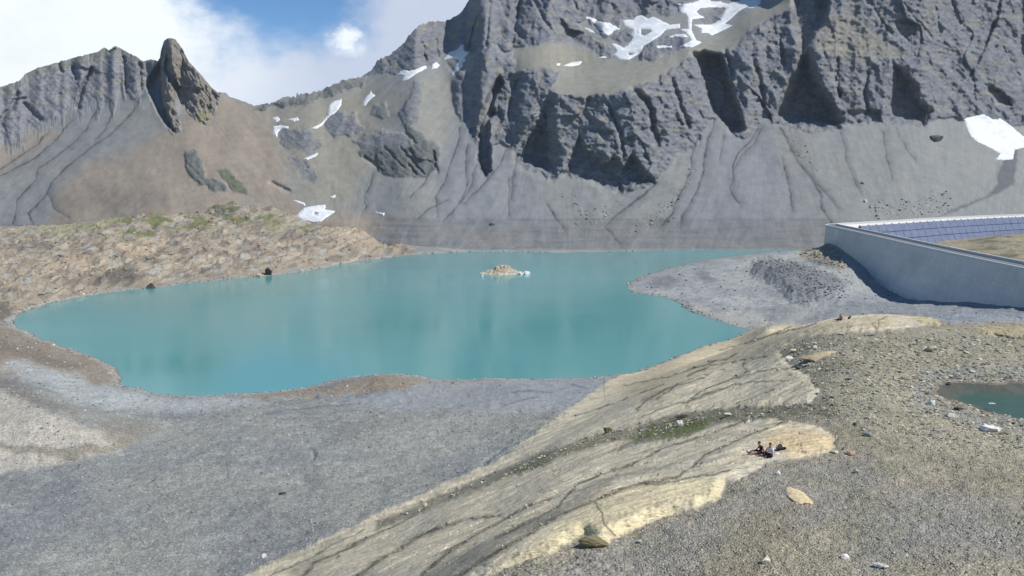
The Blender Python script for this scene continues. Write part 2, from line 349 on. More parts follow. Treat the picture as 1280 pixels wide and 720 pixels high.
bench = pmask(QX, QY, [(680,118),(690,92),(730,80),(800,70),(860,58),(905,42),(950,6),(1000,0),(940,50),(880,70),(800,118),(740,126)], 4)
m = m * (1 - bench) + .42 * bench
for P_, mm, rr in STEEP:
    k = pmask(wx, wy, P_, 2.2) if P_ is not L1 and P_ is not TOW else pmask(QX + 10 * fbm(QX / 9, QY / 60, 3, 23), QY + 16 * fbm(QX / 9, QY / 50, 3, 24), P_, 9) if P_ is L1 else pmask(wx2, wy2, P_, 1.5)
    m = m + (mm - m) * k; rock = rock + (rr - rock) * k
# lighter, flatter shoulder inside the big wall
sh = pmask(wx, wy, [(1012,60),(1040,15),(1075,20),(1100,50),(1130,70),(1080,75),(1040,72)], 8); m = m * (1 - .55 * sh) + .8 * .55 * sh
_, SS_ = slopes(QX, QY)
based = np.interp(gpx, *np.array(BASE_D).T); basez = np.interp(gpx, *np.array(BASE_Z).T)
based = gauss1(based, 14, 0); basez = gauss1(basez, 14, 0)
basey = np.empty(len(gpx))
for i, x_ in enumerate(gpx):
    basey[i] = gpy[::-1][np.argmax((SS_[::-1, i] * based[i] + CAMZ) > basez[i])]
basey = gauss1(basey, 6, 0)
LD = np.zeros(QX.shape)
ds = -(SS_[1:] - SS_[:-1])          # positive going up
rowidx = np.arange(len(gpy))
for r_ in range(len(gpy) - 2, -1, -1):
    active = np.clip(basey - gpy[r_], 0, 1)
    LD[r_] = LD[r_ + 1] + active * ds[r_] / np.maximum(m[r_] - SS_[r_], .13)
LD = gauss1(LD, 3.0, 1)
wsm = gauss1(gauss1(1 - rock, 4, 0), 6, 1)[..., None][..., 0]
LD = LD + (gauss1(LD, 13, 1) - LD) * wsm
LD = .55 * LD + .45 * gauss1(LD, 55, 1)
GD = based[None, :] * np.exp(LD)
# relief: buttresses, ribs, recesses, gullies (all pushed along the ground distance)
cx = QX + .25 * QY
butt = ridged(cx / 46 + .3 * perlin(QX / 60, QY / 60, 40), QY / 150, 3, 41, .55) - .5
rib = ridged((QX + .35 * QY) / 17 + .4 * perlin(QX / 30, QY / 30, 43), QY / 48, 3, 44, .6) - .5
crag = fbm(wx2 / 9, wy2 / 7, 4, 47, .6)
strat = fbm((QX) / 60, (QY - .12 * QX + 3 * fbm(QX / 40, QY / 40, 2, 51)) / 4.2, 3, 50, .6)
strat2 = fbm(QX / 40, (QY * .8 - .75 * QX) / 5, 3, 60, .6)
facet = ridged((QX - .8 * QY) / 30 + .5 * perlin(QX / 50, QY / 50, 61), (QX * .6 + QY) / 70, 3, 62, .5) - .5
bigmask = smooth(QX, 560, 640)
rx_, ry_ = QX * .92 - QY * .38 + 4 * perlin(QX / 25, QY / 25, 63), QX * .38 + QY * .92 + 4 * perlin(QX / 25, QY / 25, 64)
fsc = .55 + .45 * bigmask
fc1 = facets(rx_ / 52, ry_ / 64, 65) * fsc; fc2 = facets(rx_ / 13, ry_ / 17, 66) * fsc; fc3 = facets(QX / 6 + QY / 14, QY / 5, 67) * fsc
rel = rock * (-7 * butt * (.35 + .65 * bigmask) - 2.2 * rib * (.8 + .2 * bigmask) - 4.5 * facet * bigmask + .7 * crag + 1.1 * strat * bigmask + .9 * strat2 + 8 * fc1 + 2.2 * fc2 + 1.3 * fc3)
scree = 1 - rock
rel += scree * (1.1 * fbm(QX / 24, QY / 24, 3, 71) + .3 * fbm(QX / 4, QY / 3, 3, 72) + 3.0 * fbm(QX / 70, QY / 90, 2, 73))
towm = pmask(wx2, wy2, TOW, 2); rel += towm * (5 * fbm(QX / 7, QY / 14, 4, 81, .6) + 3.0 * fbm((QX - .5 * QY) / 4, QY / 16, 3, 82, .6))
def recess(P_, dep, soft, lean=None):
    global rel
    rel = rel + dep * smooth(sdist(wx2, wy2, P_, 40), -soft * .3, soft)
recess([(863,66),(880,62),(904,70),(914,100),(919,125),(927,143),(932,165),(915,167),(900,150),(891,140),(882,120),(873,95)], 38, 8)
recess([(990,-10),(1010,-40),(1036,-20),(1037,12),(1028,32),(1015,48),(1003,66),(996,50),(990,25)], 40, 8)
recess([(962,146),(975,122),(992,92),(1000,68),(1012,62),(1018,85),(1026,105),(1041,128),(1048,142),(1050,160),(985,162)], 55, 20)
recess([(1105,152),(1106,135),(1109,110),(1115,74),(1131,90),(1146,107),(1151,125),(1168,140),(1155,158)], 36, 14)
recess([(1040,158),(1050,140),(1075,136),(1100,138),(1104,154),(1080,156)], 9, 3)
recess([(1272,8),(1292,-10),(1296,100),(1282,104),(1274,85)], 20, 4)
recess([(1228,104),(1240,106),(1262,122),(1266,133),(1245,130)], 14, 4)
recess([(702,222),(706,205),(714,186),(724,166),(735,188),(758,203),(767,190),(778,207),(790,190),(801,205),(815,222),(820,230),(795,235),(776,243),(755,238),(730,226)], 19, 8)
recess([(644,195),(655,165),(672,138),(686,116),(694,120),(690,150),(700,180),(702,205),(690,224),(665,216),(650,208)], 40, 24)
recess([(597,205),(597,160),(602,140),(614,108),(624,95),(630,104),(617,128),(620,142),(612,152),(614,214),(606,222)], 24, 3)
recess([(594,22),(600,16),(604,40),(596,66),(584,64),(588,45)], 12, 3)
recess([(183,104),(190,90),(200,77),(203,90),(203,112),(206,130),(212,146),(219,166),(208,156),(196,138),(187,118)], 24, 3)
recess([(207,66),(213,75),(219,92),(224,108),(230,130),(226,133),(219,118),(211,104),(206,88)], 15, 2)
recess([(1240,25),(1248,0),(1254,-10),(1250,20),(1236,52),(1228,60)], 10, 3)
CRE = [([(612,2),(610,30),(608,58)],2,7),([(651,0),(645,25),(640,58)],2,8),([(668,0),(680,25),(700,52)],2,6),([(716,0),(722,12),(735,18)],2,5),([(794,113),(806,124),(814,140),(816,160),(822,180)],4,12),([(907,64),(912,80),(916,98)],2.5,8),([(1046,75),(1044,100),(1050,120)],2.5,8),
 ([(1130,5),(1150,30),(1166,48)],1.5,4),([(1168,5),(1176,40)],1.5,4),([(1120,30),(1136,52)],1.5,4),([(1100,25),(1115,42)],1.5,4),([(1190,0),(1200,30)],1.5,4),([(1242,30),(1232,55),(1218,85),(1208,100)],2,7),
 ([(115,85),(104,107),(97,135)],2.2,13),([(154,72),(157,95),(158,116)],1.6,9),([(175,80),(176,110)],2,8),([(92,85),(96,98)],2.5,8),([(72,80),(78,90)],2,6),([(142,62),(139,66)],2,8),
 ([(0,150),(14,135),(22,118)],3,8),([(30,130),(50,150)],2.5,7),([(760,130),(775,165),(780,195)],2.5,8),([(840,100),(850,130),(862,160)],2.5,8),([(875,100),(888,125),(895,142)],3,10),([(940,70),(950,100),(955,130)],2.5,8),([(975,45),(980,80)],2,7),([(1085,90),(1080,120),(1085,140)],2.5,7),([(560,80),(575,100)],2,4),([(650,95),(640,120),(636,150)],3,8),
 ([(528,55),(532,75)],2,8),([(545,50),(547,70)],2,8),([(510,205),(520,218)],1.2,4),([(455,196),(478,214)],1.5,5),([(500,184),(530,218)],1.4,4),([(480,184),(505,210)],1.2,3.5),([(542,190),(546,216)],1.4,6),([(338,228),(352,234),(362,240)],1.6,5)]
for P_, wd, dp in CRE: rel += dp * lmask(wx2, wy2, P_, wd)
GUL = [([(576,160),(570,187),(560,212),(556,227),(544,246),(547,255),(547,271)],1.5,1.2),([(585,180),(581,205),(584,225),(581,242),(572,257),(555,276)],1.3,1.3),([(595,207),(590,227),(585,240),(575,255)],1.1,1),([(637,182),(620,212),(600,235),(580,255)],1.2,1),([(467,215),(462,232),(455,246),(457,260),(452,270)],1.1,1.),([(544,190),(539,215),(527,232),(512,247)],1.1,1),([(637,222),(636,270)],1,1),([(641,215),(640,250)],.8,.8),
 ([(874,172),(865,190),(865,207),(857,230),(844,255),(841,267),(825,284)],1.5,1.2),([(887,165),(881,192),(879,217),(870,242),(852,270),(850,285)],1.4,1.2),([(950,160),(937,177),(922,192),(916,205),(917,222),(912,235),(924,255)],1.7,1.5),([(953,160),(942,180),(926,196),(919,210)],1,1),([(820,230),(800,247),(780,262),(767,272),(757,284),(775,304)],2.2,1.5),([(684,255),(697,275),(707,290)],1.2,1.2),([(647,190),(642,222)],1,1),
 ([(976,160),(987,180),(996,200),(1012,220),(1027,245),(1027,260),(1040,279)],2.5,2.0),([(977,197),(986,230),(990,265)],1.1,1.),([(1051,165),(1057,190),(1062,212),(1076,242)],1.1,1),([(1104,165),(1107,190),(1115,225)],1.3,1.2),([(1120,160),(1130,180),(1145,202)],.9,.9),([(1012,220),(1030,240),(1048,262)],.8,.8),
 ([(165,142),(150,156),(140,167),(110,187),(82,210),(65,227),(59,242),(47,256),(35,267),(42,280)],1.4,1.9),([(120,140),(107,162),(85,185),(47,212),(45,225),(20,250),(20,265),(17,280)],1.2,1.4),([(90,150),(82,160),(67,177),(45,197),(0,220)],1.2,1.4),([(60,165),(45,182),(0,212)],1.1,1),([(176,120),(165,142)],1.1,1),([(140,140),(133,160),(120,175)],1,1),([(59,242),(70,262),(85,272)],1.2,1.2),([(560,250),(535,262),(520,275)],1,1),([(893,150),(884,180),(880,205)],.9,1),([(860,262),(846,282)],.9,.9),([(905,170),(900,200)],.8,.8)]
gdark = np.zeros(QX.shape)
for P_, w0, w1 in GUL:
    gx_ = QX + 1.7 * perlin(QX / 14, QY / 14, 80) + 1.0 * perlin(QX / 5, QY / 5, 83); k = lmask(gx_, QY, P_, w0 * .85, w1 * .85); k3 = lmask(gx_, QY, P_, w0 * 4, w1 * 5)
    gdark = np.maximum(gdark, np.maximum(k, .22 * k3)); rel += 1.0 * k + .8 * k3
fan = pmask(wx2, wy2, [(1257,197),(1272,187),(1270,210),(1267,232),(1235,247),(1192,265),(1172,270),(1210,254),(1232,246),(1246,232),(1247,215)], 2); rel += 1.5 * fan
# old waterlines terraced into the scree above the lake
terr = smooth(QY, 271, 276) * smooth(QX, 440, 500) * (1 - smooth(QX, 1030, 1050))
rel += terr * .9 * np.sin(QY / 1.15 + .6 * perlin(QX / 50, QY / 8, 3)) * .35 + 1.2 * terr
fade = smooth(basey[None, :] - QY, -2, 10)
rel = .5 * rel + .5 * gauss1(gauss1(rel, .8, 0), .8, 1)
GD = np.maximum(GD + rel * fade, 600)
wr = (1 - rock) * (1 - towm); GD = GD * (1 - wr) + gauss1(gauss1(GD, 1.1, 0), 1.1, 1) * wr
def mtn_d(px, py): return bilin(GD, px - GX0, py - GY0)
# --- base colours of rock, scree and soil
C = np.zeros(QX.shape + (3,)); C[:] = lin((125,127,126))
var = fbm(QX / 80, QY / 60, 3, 90)
paint(C, (136,134,128), smooth(var, 0, .7) * .5)
brown = pmask(wx, wy, [(60,290),(75,235),(110,205),(160,190),(200,165),(228,150),(255,100),(300,125),(335,140),(350,180),(360,235),(380,262),(500,275),(430,310),(100,310)], 14)
paint(C, (144,131,116), brown * .9)
paint(C, (150,136,120), pmask(wx, wy, [(0,175),(60,160),(80,165),(0,215),(-60,230)], 10) * .7)
paint(C, (122,112,102), pmask(wx, wy, [(60,240),(120,232),(200,240),(220,255),(120,262),(75,270)], 9) * .5)
paint(C, (140,132,112), pmask(wx, wy, [(330,140),(450,110),(500,120),(470,180),(440,260),(380,250),(350,190)], 16) * .55)
paint(C, (134,131,119), bench * .7)
paint(C, (134,130,116), pmask(wx, wy, [(640,88),(650,62),(680,54),(740,64),(755,76),(700,90)], 6) * .8)
paint(C, (132,130,118), pmask(wx, wy, [(520,200),(510,130),(530,100),(570,95),(572,150),(560,180)], 10) * .5)
paint(C, (122,124,130), pmask(wx, wy, [(560,160),(600,150),(650,210),(700,300),(540,300),(540,250)], 14) * .5)
paint(C, (120,122,128), pmask(wx, wy, [(880,150),(960,150),(1000,290),(840,300)], 14) * .5)
paint(C, (113,113,111), terr * .6); paint(C, (106,107,110), terr * smooth(fbm(QX / 60, QY / 4, 3, 95), -.1, .5) * .7)
paint(C, (138,118,100), pmask(wx, wy, [(575,292),(640,288),(650,304),(590,306)], 5) * .2)
kk = np.interp(gpx, [0,180,235,330,450,560,640,700,760,860,930,980,1100,1280], [1,1,-.8,-.8,.3,.8,.4,-.3,.6,.45,.25,-.4,-.3,.3])[None]
flow = gauss1(np.broadcast_to(kk, QX.shape).copy(), 18, 1); fl = fbm((QX + flow * (QY - 230)) / 3.2, QY / 45, 4, 310, .6)
paint(C, (104,102,100), (1 - rock) * smooth(fl, .05, .8) * .25); paint(C, (142,141,137), (1 - rock) * smooth(-fl, .1, .8) * .25)
rc = np.where((QX < 330)[..., None], lin((124,125,130)), lin((118,120,126)))
C += (rc - C) * (np.clip(rock * 1.15, 0, 1))[..., None]
paint(C, (136,132,118), rock * smooth(fbm(QX / 18, QY / 12, 4, 97), .12, .6) * .6)
paint(C, (94,95,106), rock * smooth(fbm(QX / 14, QY / 10, 4, 98), .15, .6) * .45); paint(C, (98,99,106), rock * smooth(strat, .15, .7) * .5); paint(C, (140,138,132), rock * smooth(-strat, .25, .8) * .4)
paint(C, (140,134,118), sh * .5)
paint(C, (124,116,104), pmask(wx, wy, TOW, 3) * .8); paint(C, (136,130,84), pmask(wx, wy, [(248,135),(262,140),(260,158),(246,152)], 5) * .5)
paint(C, (98,104,76), pmask(wx, wy, C11, 3) * .8); paint(C, (96,98,84), pmask(wx, wy, C10, 3) * .6)
paint(C, (88,92,84), pmask(wx, wy, C4, 3) * .6)
skyy = np.interp(gpx, *np.array(SKY).T)
paint(C, (116,118,104), smooth(QY - skyy[None, :], 14, 4) * (QX < 190) * .6)
paint(C, (108,107,98), pmask(wx, wy, RIDGE, 4) * .6)
speck = smooth(fbm(QX / 2.2, QY / 1.6, 3, 99), .42, .75)
bf = np.maximum.reduce([pmask(wx, wy, [(790,285),(840,245),(860,225),(875,200),(840,270),(820,290)], 7), pmask(wx, wy, [(1075,262),(1120,255),(1180,235),(1195,262),(1180,272),(1090,272)], 7), .8 * pmask(wx, wy, [(700,240),(740,262),(790,250),(760,285),(720,280)], 8), .6 * pmask(wx, wy, [(990,175),(1020,190),(1020,215),(1000,200)], 6)])
paint(C, (158,155,146), speck * bf * .7); paint(C, (92,92,92), smooth(fbm(QX / 2.2, QY / 1.6, 3, 101), .45, .7) * bf)
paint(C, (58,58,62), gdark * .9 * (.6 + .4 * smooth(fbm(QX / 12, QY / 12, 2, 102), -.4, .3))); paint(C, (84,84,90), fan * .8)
shore = smooth(QY, 310.5, 313) * smooth(QX, 510, 530) * (1 - smooth(QX, 1030, 1045)); paint(C, (150,148,138), shore * .5)
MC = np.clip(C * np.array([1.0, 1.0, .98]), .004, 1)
# --- one sheet per massif
def massif(name, x0, x1, step=1.0):
    xs = np.arange(x0, x1 + .01, step); nt_ = 470
    top = np.interp(xs, *np.array(SKY).T); jag = fbm(xs / 5, xs * 0, 4, 11, .6)
    amp = np.where((xs > 182) & (xs < 330), .8, np.where((xs > 330) & (xs < 590), 2.0, 1.3)); top = top + amp * jag
    b_ = np.interp(xs, gpx, basey) + 6
    t = np.linspace(0, 1, nt_)[:, None] ** 1.0
    py = b_[None] + (top - b_)[None] * t; px = np.broadcast_to(xs[None], py.shape)
    d = mtn_d(px, py); a, s = slopes(px, py)
    Xw, Yw, Zw = a * d, d, CAMZ + s * d
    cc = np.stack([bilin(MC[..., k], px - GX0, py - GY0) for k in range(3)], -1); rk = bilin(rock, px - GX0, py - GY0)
    # back slope behind the skyline
    for dd, dz in ((6, -3), (20, -16), (60, -60), (150, -150), (420, -330)):
        Xw = np.vstack([Xw, (a[-1] * (d[-1] + dd))[None]]); Yw = np.vstack([Yw, (d[-1] + dd)[None]])
        Zw = np.vstack([Zw, np.maximum(CAMZ + s[-1] * d[-1] + dz, -20)[None]])
        cc = np.vstack([cc, cc[nt_ - 1:nt_]]); rk = np.vstack([rk, rk[nt_ - 1:nt_]])
    V = np.stack([Xw, Yw, Zw], -1).reshape(-1, 3)
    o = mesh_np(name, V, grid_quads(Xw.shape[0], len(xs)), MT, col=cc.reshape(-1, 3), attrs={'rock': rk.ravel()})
    return tag(o, kind='structure')
massif('mountain_ridge', GX0, 330); massif('mountain_massif', 330, GX1)

# ================================================================== GROUND
G = [(640,760,33.8),(800,760,34.3),(1000,760,34.7),(1280,760,35),(1560,760,35.3),(720,684,33.9),(820,660,34.1),(900,640,34.4),(1000,660,34.5),(1100,640,34.6),(1280,640,34.8),(1560,640,35.3),
 (1045,560,34.3),(1150,560,34.4),(1280,565,34.5),(1450,560,35),(1165,492,33.9),(1280,476,33.9),(1200,478,33.9),(1280,528,34.0),(1210,512,33.9),(1290,500,33.6),(1100,500,34.4),(1050,460,34.0),(1100,430,34.1),(1180,440,34.4),(1280,445,34.6),(1450,440,35.6),
 (1057,400,33.4),(1130,395,33.4),(1000,408,29),(1170,402,32.9),(1230,407,32.6),(1280,410,33.0),(1450,408,34.5),(1560,400,36),
 (1120,386,8),(1060,388,6),(1160,389,10.5),(1200,393,13.6),(1280,395,15),(1400,396,22),
 (1033,306,12.5),(1067,326,9.5),(1093,350,3.6),(1111,365,1.9),(1142,374,2.0),(1184,377,6.5),(1230,384,10.5),(1280,386,13.5),
 (1000,331,4),(940,341,4),(880,346,3.4),(830,351,2.0),(960,370,3.5),(1040,362,5),(1040,337,9),(1012,316,6.5),(900,381,2),(950,401,1.6),(1000,392,3.5),(1000,398,2),(1060,352,7),(990,345,8),(960,335,5),(1030,372,5),(1080,372,4),
 (620,715,33.3),(620,640,22.8),(620,580,6.8),(560,607,6.6),(790,640,33.8),(790,570,28),(790,520,21.6),(790,468,1.6),(920,610,34.4),(920,572,33.9),(920,540,32),(920,500,29.3),(920,460,23.6),(920,440,17),(920,415,1.6),
 (700,650,32.5),(700,600,26.5),(700,560,18.5),(700,524,6),(860,440,3),(860,480,22.5),(860,455,14),(1000,430,31.5),(960,420,22),(960,409,8),(980,500,32.2),(1000,540,33.8),
 (300,724,6),(380,692,6.2),(450,657,6.4),(520,627,6.4),(740,497,3.5),(760,474,1),(400,722,17),(500,722,26),(450,698,15),(520,672,17.5),(560,640,17.5),
 (300,820,9),(500,820,30),(640,860,35),(1000,860,36),(1280,860,36),(1560,860,36),(0,820,5),(-260,820,6),
 (0,722,5),(150,722,5),(0,650,5),(200,650,5),(400,650,5.6),(100,600,5),(300,600,5),(500,600,5.4),(300,540,4),(450,540,4),(600,540,4.8),(200,510,2.5),(300,500,2),(450,492,2.2),(550,490,2.6),(650,490,2.8),(700,480,1.6),(400,483,1.3),(620,560,5),
 (470,474,3.4),(420,480,2.4),(540,480,2.2),(0,494,10.5),(60,518,9.5),(120,541,6.5),(150,551,4.3),(0,540,7.5),(60,548,6.9),(0,588,5),(80,577,4.8),(140,561,4.3),(0,476,5),(-200,480,14),(-200,560,12),(-200,650,7),
 (20,482,5.2),(100,502,3.8),(60,462,4.3),(100,467,2.8),(0,440,5),(-100,440,8),(40,440,3),(-260,420,14),(0,416,1.6),(130,485,3),
 (0,396,2),(0,370,4.3),(0,340,9.3),(0,310,15),(0,292,17.5),(60,300,16.4),(60,340,9.3),(100,350,4.5),(120,300,18.5),(120,276,25),(200,330,7.5),(200,300,17),(200,268,30),(270,258,34.5),(270,280,24),(270,310,13.4),(270,335,4.2),(330,262,33),(330,290,18.6),(330,320,8.3),(400,285,18.5),(400,310,10),(400,325,4),(450,288,16),(450,305,9),(500,303,5.5),(510,310,3),(-150,300,24),(-150,350,14),(-260,300,30),
 (1180,299,15),(1220,298,15.5),(1250,294,18),(1280,299,17),(1280,314,14),(1200,307,13),(1280,323,12),(1400,300,19),(1400,330,12),(1540,310,20)]
pts = []
for x_, y_, z_ in G:
    p = at_z(x_, y_, z_); pts.append((p[0] / p[1], p[1], z_))
for a_, d_, z_ in [(( 0-640)/F,715,15.5),((120-640)/F,700,20),((200-640)/F,690,26),((270-640)/F,690,29),((400-640)/F,675,17),((480-640)/F,655,3),((-260-640)/F,780,15),
                   (.5,200,17),(.42,200,16),(.6,200,20),(.40,160,24),(.33,190,12),(.30,240,2),(.36,240,5),(.50,620,4),(.58,740,3),(.42,600,4),(.66,330,10),(.75,330,13),(.36,520,10),(.44,430,8),(.9,500,20),(.9,750,20),
                   (-.8,60,5),(-.8,120,6),(.9,45,35),(.9,90,36),(.9,150,38),(.9,250,34),(0,900,0),(.4,900,0),(-.6,900,10)]:
    pts.append((a_, d_, z_))
pts = np.array(pts)
def uv(a, d): return np.stack([np.asarray(a) * 2.2, np.log(d)], -1)
U = uv(pts[:, 0], pts[:, 1]); n_ = len(U)
def kern(r2): return .5 * r2 * np.log(r2 + 1e-12)
K = kern(((U[:, None] - U[None]) ** 2).sum(-1)) + np.eye(n_) * 2e-4
Pm = np.concatenate([np.ones((n_, 1)), U], 1)
A = np.block([[K, Pm], [Pm.T, np.zeros((3, 3))]]); sol = np.linalg.solve(A, np.concatenate([pts[:, 2], np.zeros(3)]))
def tps(a, d):
    q = uv(a, d).astype(np.float32).reshape(-1, 2); out = np.empty(len(q), np.float32); Uf = U.astype(np.float32)
    for i in range(0, len(q), 60000):
        s = q[i:i + 60000]; r2 = (s[:, :1] - Uf[None, :, 0]) ** 2 + (s[:, 1:] - Uf[None, :, 1]) ** 2
        out[i:i + 60000] = kern(r2) @ sol[:n_].astype(np.float32) + sol[n_] + s @ sol[n_ + 1:].astype(np.float32)
    return out.reshape(np.shape(a))
LAKE = [(518,318),(600,314.5),(700,316),(800,314),(900,312.5),(1000,311),(1024,310),(1012,317),(1000,321),(940,324),(880,328),(830,337),(795,348),(783,358),(790,366),(830,371),(850,380),(870,392),(900,402),(925,410),(935,413),
        (905,425),(870,437),(830,453),(790,466),(760,472),(700,471),(640,474),(560,474),(530,471),(500,468),(470,468),(440,472),(420,476),(370,485),(310,492),(260,494),(215,495),(190,489),(170,484),(152,479),(149,470),(151,462),(130,452),(90,436),(60,425),(25,412),(15,405),(25,393),(60,380),(110,370),(165,362),(210,358),(240,354),(270,351),(300,348),(330,346),(360,342),(390,338),(430,330),(455,326),(480,323)]
LK = np.array([at_z(x_, y_, 0)[:2] for x_, y_ in LAKE])
ISL = [(601,345),(612,347),(640,346),(655,344.5),(663,343),(655,341),(640,339.5),(615,339.5),(603,342)]
# rows
ds_ = [14.]
def hh(d): return np.interp(d, [30,60,120,200,700], [19,20,30,50,54])
while ds_[-1] < 900: ds_.append(ds_[-1] + (.35 if ds_[-1] < 33 else max(.9 * ds_[-1] ** 2 / (F * hh(ds_[-1])), .02) * (.36 if 320 < ds_[-1] < 700 else 1)))
ds_ = np.array(ds_); usp = np.concatenate([np.arange(-1800, -290, 10.), np.arange(-290, 1570, 1.0), np.arange(1570, 3600, 10.)]); us = (usp - 640) / F
AA, DD = np.meshgrid(us, ds_)
XW = AA * DD; YW = DD.copy()
ZT = tps(np.clip(AA, -.85, .88)[::3, ::4], DD[::3, ::4])
# upsample the smooth base
ri = np.arange(len(ds_)) / 3.; ci = np.arange(len(us)) / 4.
RI, CI = np.meshgrid(ri, ci, indexing='ij'); ZT = np.clip(bilin(ZT, CI, RI), -4, 60)
PX, PY = project(XW, YW, ZT)
sl = sdist(XW + 1.5 * fbm(XW / 14, YW / 14, 4, 111), YW + 2.0 * fbm(XW / 14, YW / 14, 4, 113), LK, 90) * -1     # >0 on land
near = DD < 330
# lips, hollows: moved along the ray, so an edge stays where it is
hill = smooth(330 - DD, 0, 40)
mound = smooth(PX, 250, 300)
def wrap(px, py, a, s, seed): return px + a * fbm(px / s, py / s, 3, seed), py + a * fbm(px / s, py / s, 3, seed + 7)
W1x, W1y = wrap(PX, PY, 5, 26, 120); W2x, W2y = wrap(PX, PY, 2, 8, 130)
SLA = [(300,724),(330,706),(380,688),(450,652),(520,622),(620,576),(700,520),(760,474),(860,437),(925,408),(1000,399),(1060,393),(1130,387),(1165,396),(1175,405),(1120,412),(1060,415),(1010,420),(990,430),(975,440),(985,452),(1010,470),(1025,490),(1012,505),(960,508),(900,510),(850,517),(800,530),(760,545),(700,562),(650,577),(600,600),(560,620),(520,650),(470,680),(420,705),(385,740),(290,760)]
SLB = [(440,730),(500,690),(560,664),(620,630),(680,600),(740,572),(800,556),(860,545),(900,530),(960,523),(1020,530),(1047,548),(1037,565),(1005,573),(960,580),(930,598),(905,610),(900,622),(870,635),(820,650),(780,665),(768,672),(758,682),(742,682),(728,668),(718,674),(690,692),(640,708),(600,724),(560,790),(430,790)]
OUT = [(1000,425),(1020,440),(1035,446),(1062,446),(1072,440),(1060,434),(1030,434)]
gA = pmask(W2x, W2y, SLA, 2.5) * (DD < 320); gB = pmask(W2x, W2y, SLB, 2.0) * (DD < 150)
sB = sdist(PX + 2 * fbm(PX / 16, PY / 16, 2, 131), PY + 2 * fbm(PX / 16, PY / 16, 2, 138), SLB, 40); sA = sdist(W2x, W2y, SLA, 40)
front = smooth(PY, 560, 610)
lipB = smooth(sB, -3, 20) * (.012 + .022 * smooth(PY, 575, 640) * smooth(PX, 560, 640)) * (DD < 150)
lipA = smooth(sA, -1, 9) * .010 * (DD < 200)
LED = [([(1168,397),(1200,392),(1240,393),(1300,396),(1400,398),(1400,406),(1290,402),(1240,402),(1190,405)],.02),([(1215,412),(1240,407),(1300,408),(1400,412),(1400,420),(1290,424),(1250,420),(1228,416)],.012),([(1140,398),(1155,396),(1180,404),(1170,408),(1150,404)],.012)]
lipL = sum(f_ * smooth(sdist(W2x, W2y, P_, 20), -1, 4) for P_, f_ in LED) * (DD < 330)
ls0 = pmask(PX, PY, [(-300,400),(0,396),(30,380),(110,362),(210,350),(330,339),(430,323),(515,312),(505,296),(440,274),(380,262),(300,252),(220,252),(100,278),(0,284),(-300,280)], 5) * (DD > 300)
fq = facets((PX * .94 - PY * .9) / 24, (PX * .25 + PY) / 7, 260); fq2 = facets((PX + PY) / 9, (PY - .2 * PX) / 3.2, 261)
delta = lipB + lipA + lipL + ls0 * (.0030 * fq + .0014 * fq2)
HOL = [([(1240,416),(1262,421),(1290,424),(1284,427),(1262,425),(1246,421)],.012)]
for P_, f_ in HOL: delta = delta - f_ * pmask(PX, PY, P_, 2.5) * (DD < 330)
CRK = [([(985,527),(930,547),(880,570),(850,595),(820,603),(790,607),(745,625),(700,645),(650,674),(600,702),(570,722)],1.5,4.5),([(912,589),(870,597),(830,603),(795,607)],1.6,1.4),([(938,523),(890,541),(830,560),(790,582),(750,594),(720,607),(700,630),(672,648),(620,672)],1.3,3.2),([(742,626),(752,640),(755,655),(768,670)],2,1.4),
 ([(797,524),(805,520),(822,512),(865,500),(890,490),(920,480),(960,475),(990,476)],1.3,.8),([(857,508),(862,499),(875,490),(895,482),(930,470),(960,462),(1000,460)],1.3,.7),([(920,504),(945,496),(967,490)],1.1,.9),([(930,453),(928,458),(937,465),(920,472)],1.3,1.),([(860,470),(870,464),(885,459)],1.6,1.2),([(885,452),(910,449),(920,442)],1.6,1.6),([(797,512),(805,502),(835,485),(880,472)],2.2,1.2),([(455,662),(425,677),(382,700),(335,720)],1,1.4),([(530,636),(490,660),(450,677),(420,692),(395,702),(375,724)],1.6,4),([(625,644),(575,650),(525,670),(475,700),(440,724)],2.2,5),
 ([(700,620),(660,632),(620,655),(560,690),(520,724)],1.5,4),([(1090,405),(1096,412),(1100,400),(1110,396)],1,1),([(940,425),(980,415),(1020,405)],1.2,1),([(900,437),(950,424),(990,408)],1,1.6),([(1170,470),(1200,472)],1,1),([(620,600),(680,570),(740,548)],1,1),([(650,590),(720,560)],1,.8),([(780,482),(840,470),(900,450)],.9,.9),([(720,520),(780,500),(830,480)],.8,.8),([(960,445),(900,455),(860,460)],.8,.8),([(820,500),(850,478),(905,462)],1,.8)]
crk = np.zeros(PX.shape)
for P_, w0, w1 in CRK:
    crk = np.maximum(crk, lmask(PX + 1.0 * perlin(PX / 12, PY / 12, 140) + .7 * perlin(PX / 4, PY / 4, 142), PY + 1.2 * perlin(PX / 10, PY / 10, 141), P_, w0 * .8, w1 * .8) * (DD < 330))
delta = delta - .003 * crk * smooth(330 - DD, 0, 150)
SLC = [(290,760),(380,700),(470,660),(560,610),(650,572),(740,542),(800,528),(800,545),(760,565),(700,592),(620,640),(520,705),(440,770)]
slab = np.maximum(np.maximum(gA, gB), pmask(W2x, W2y, SLC, 3) * (DD < 200))
XW = XW * (1 - delta); YW = YW * (1 - delta); ZW = CAMZ + (ZT - CAMZ) * (1 - delta)
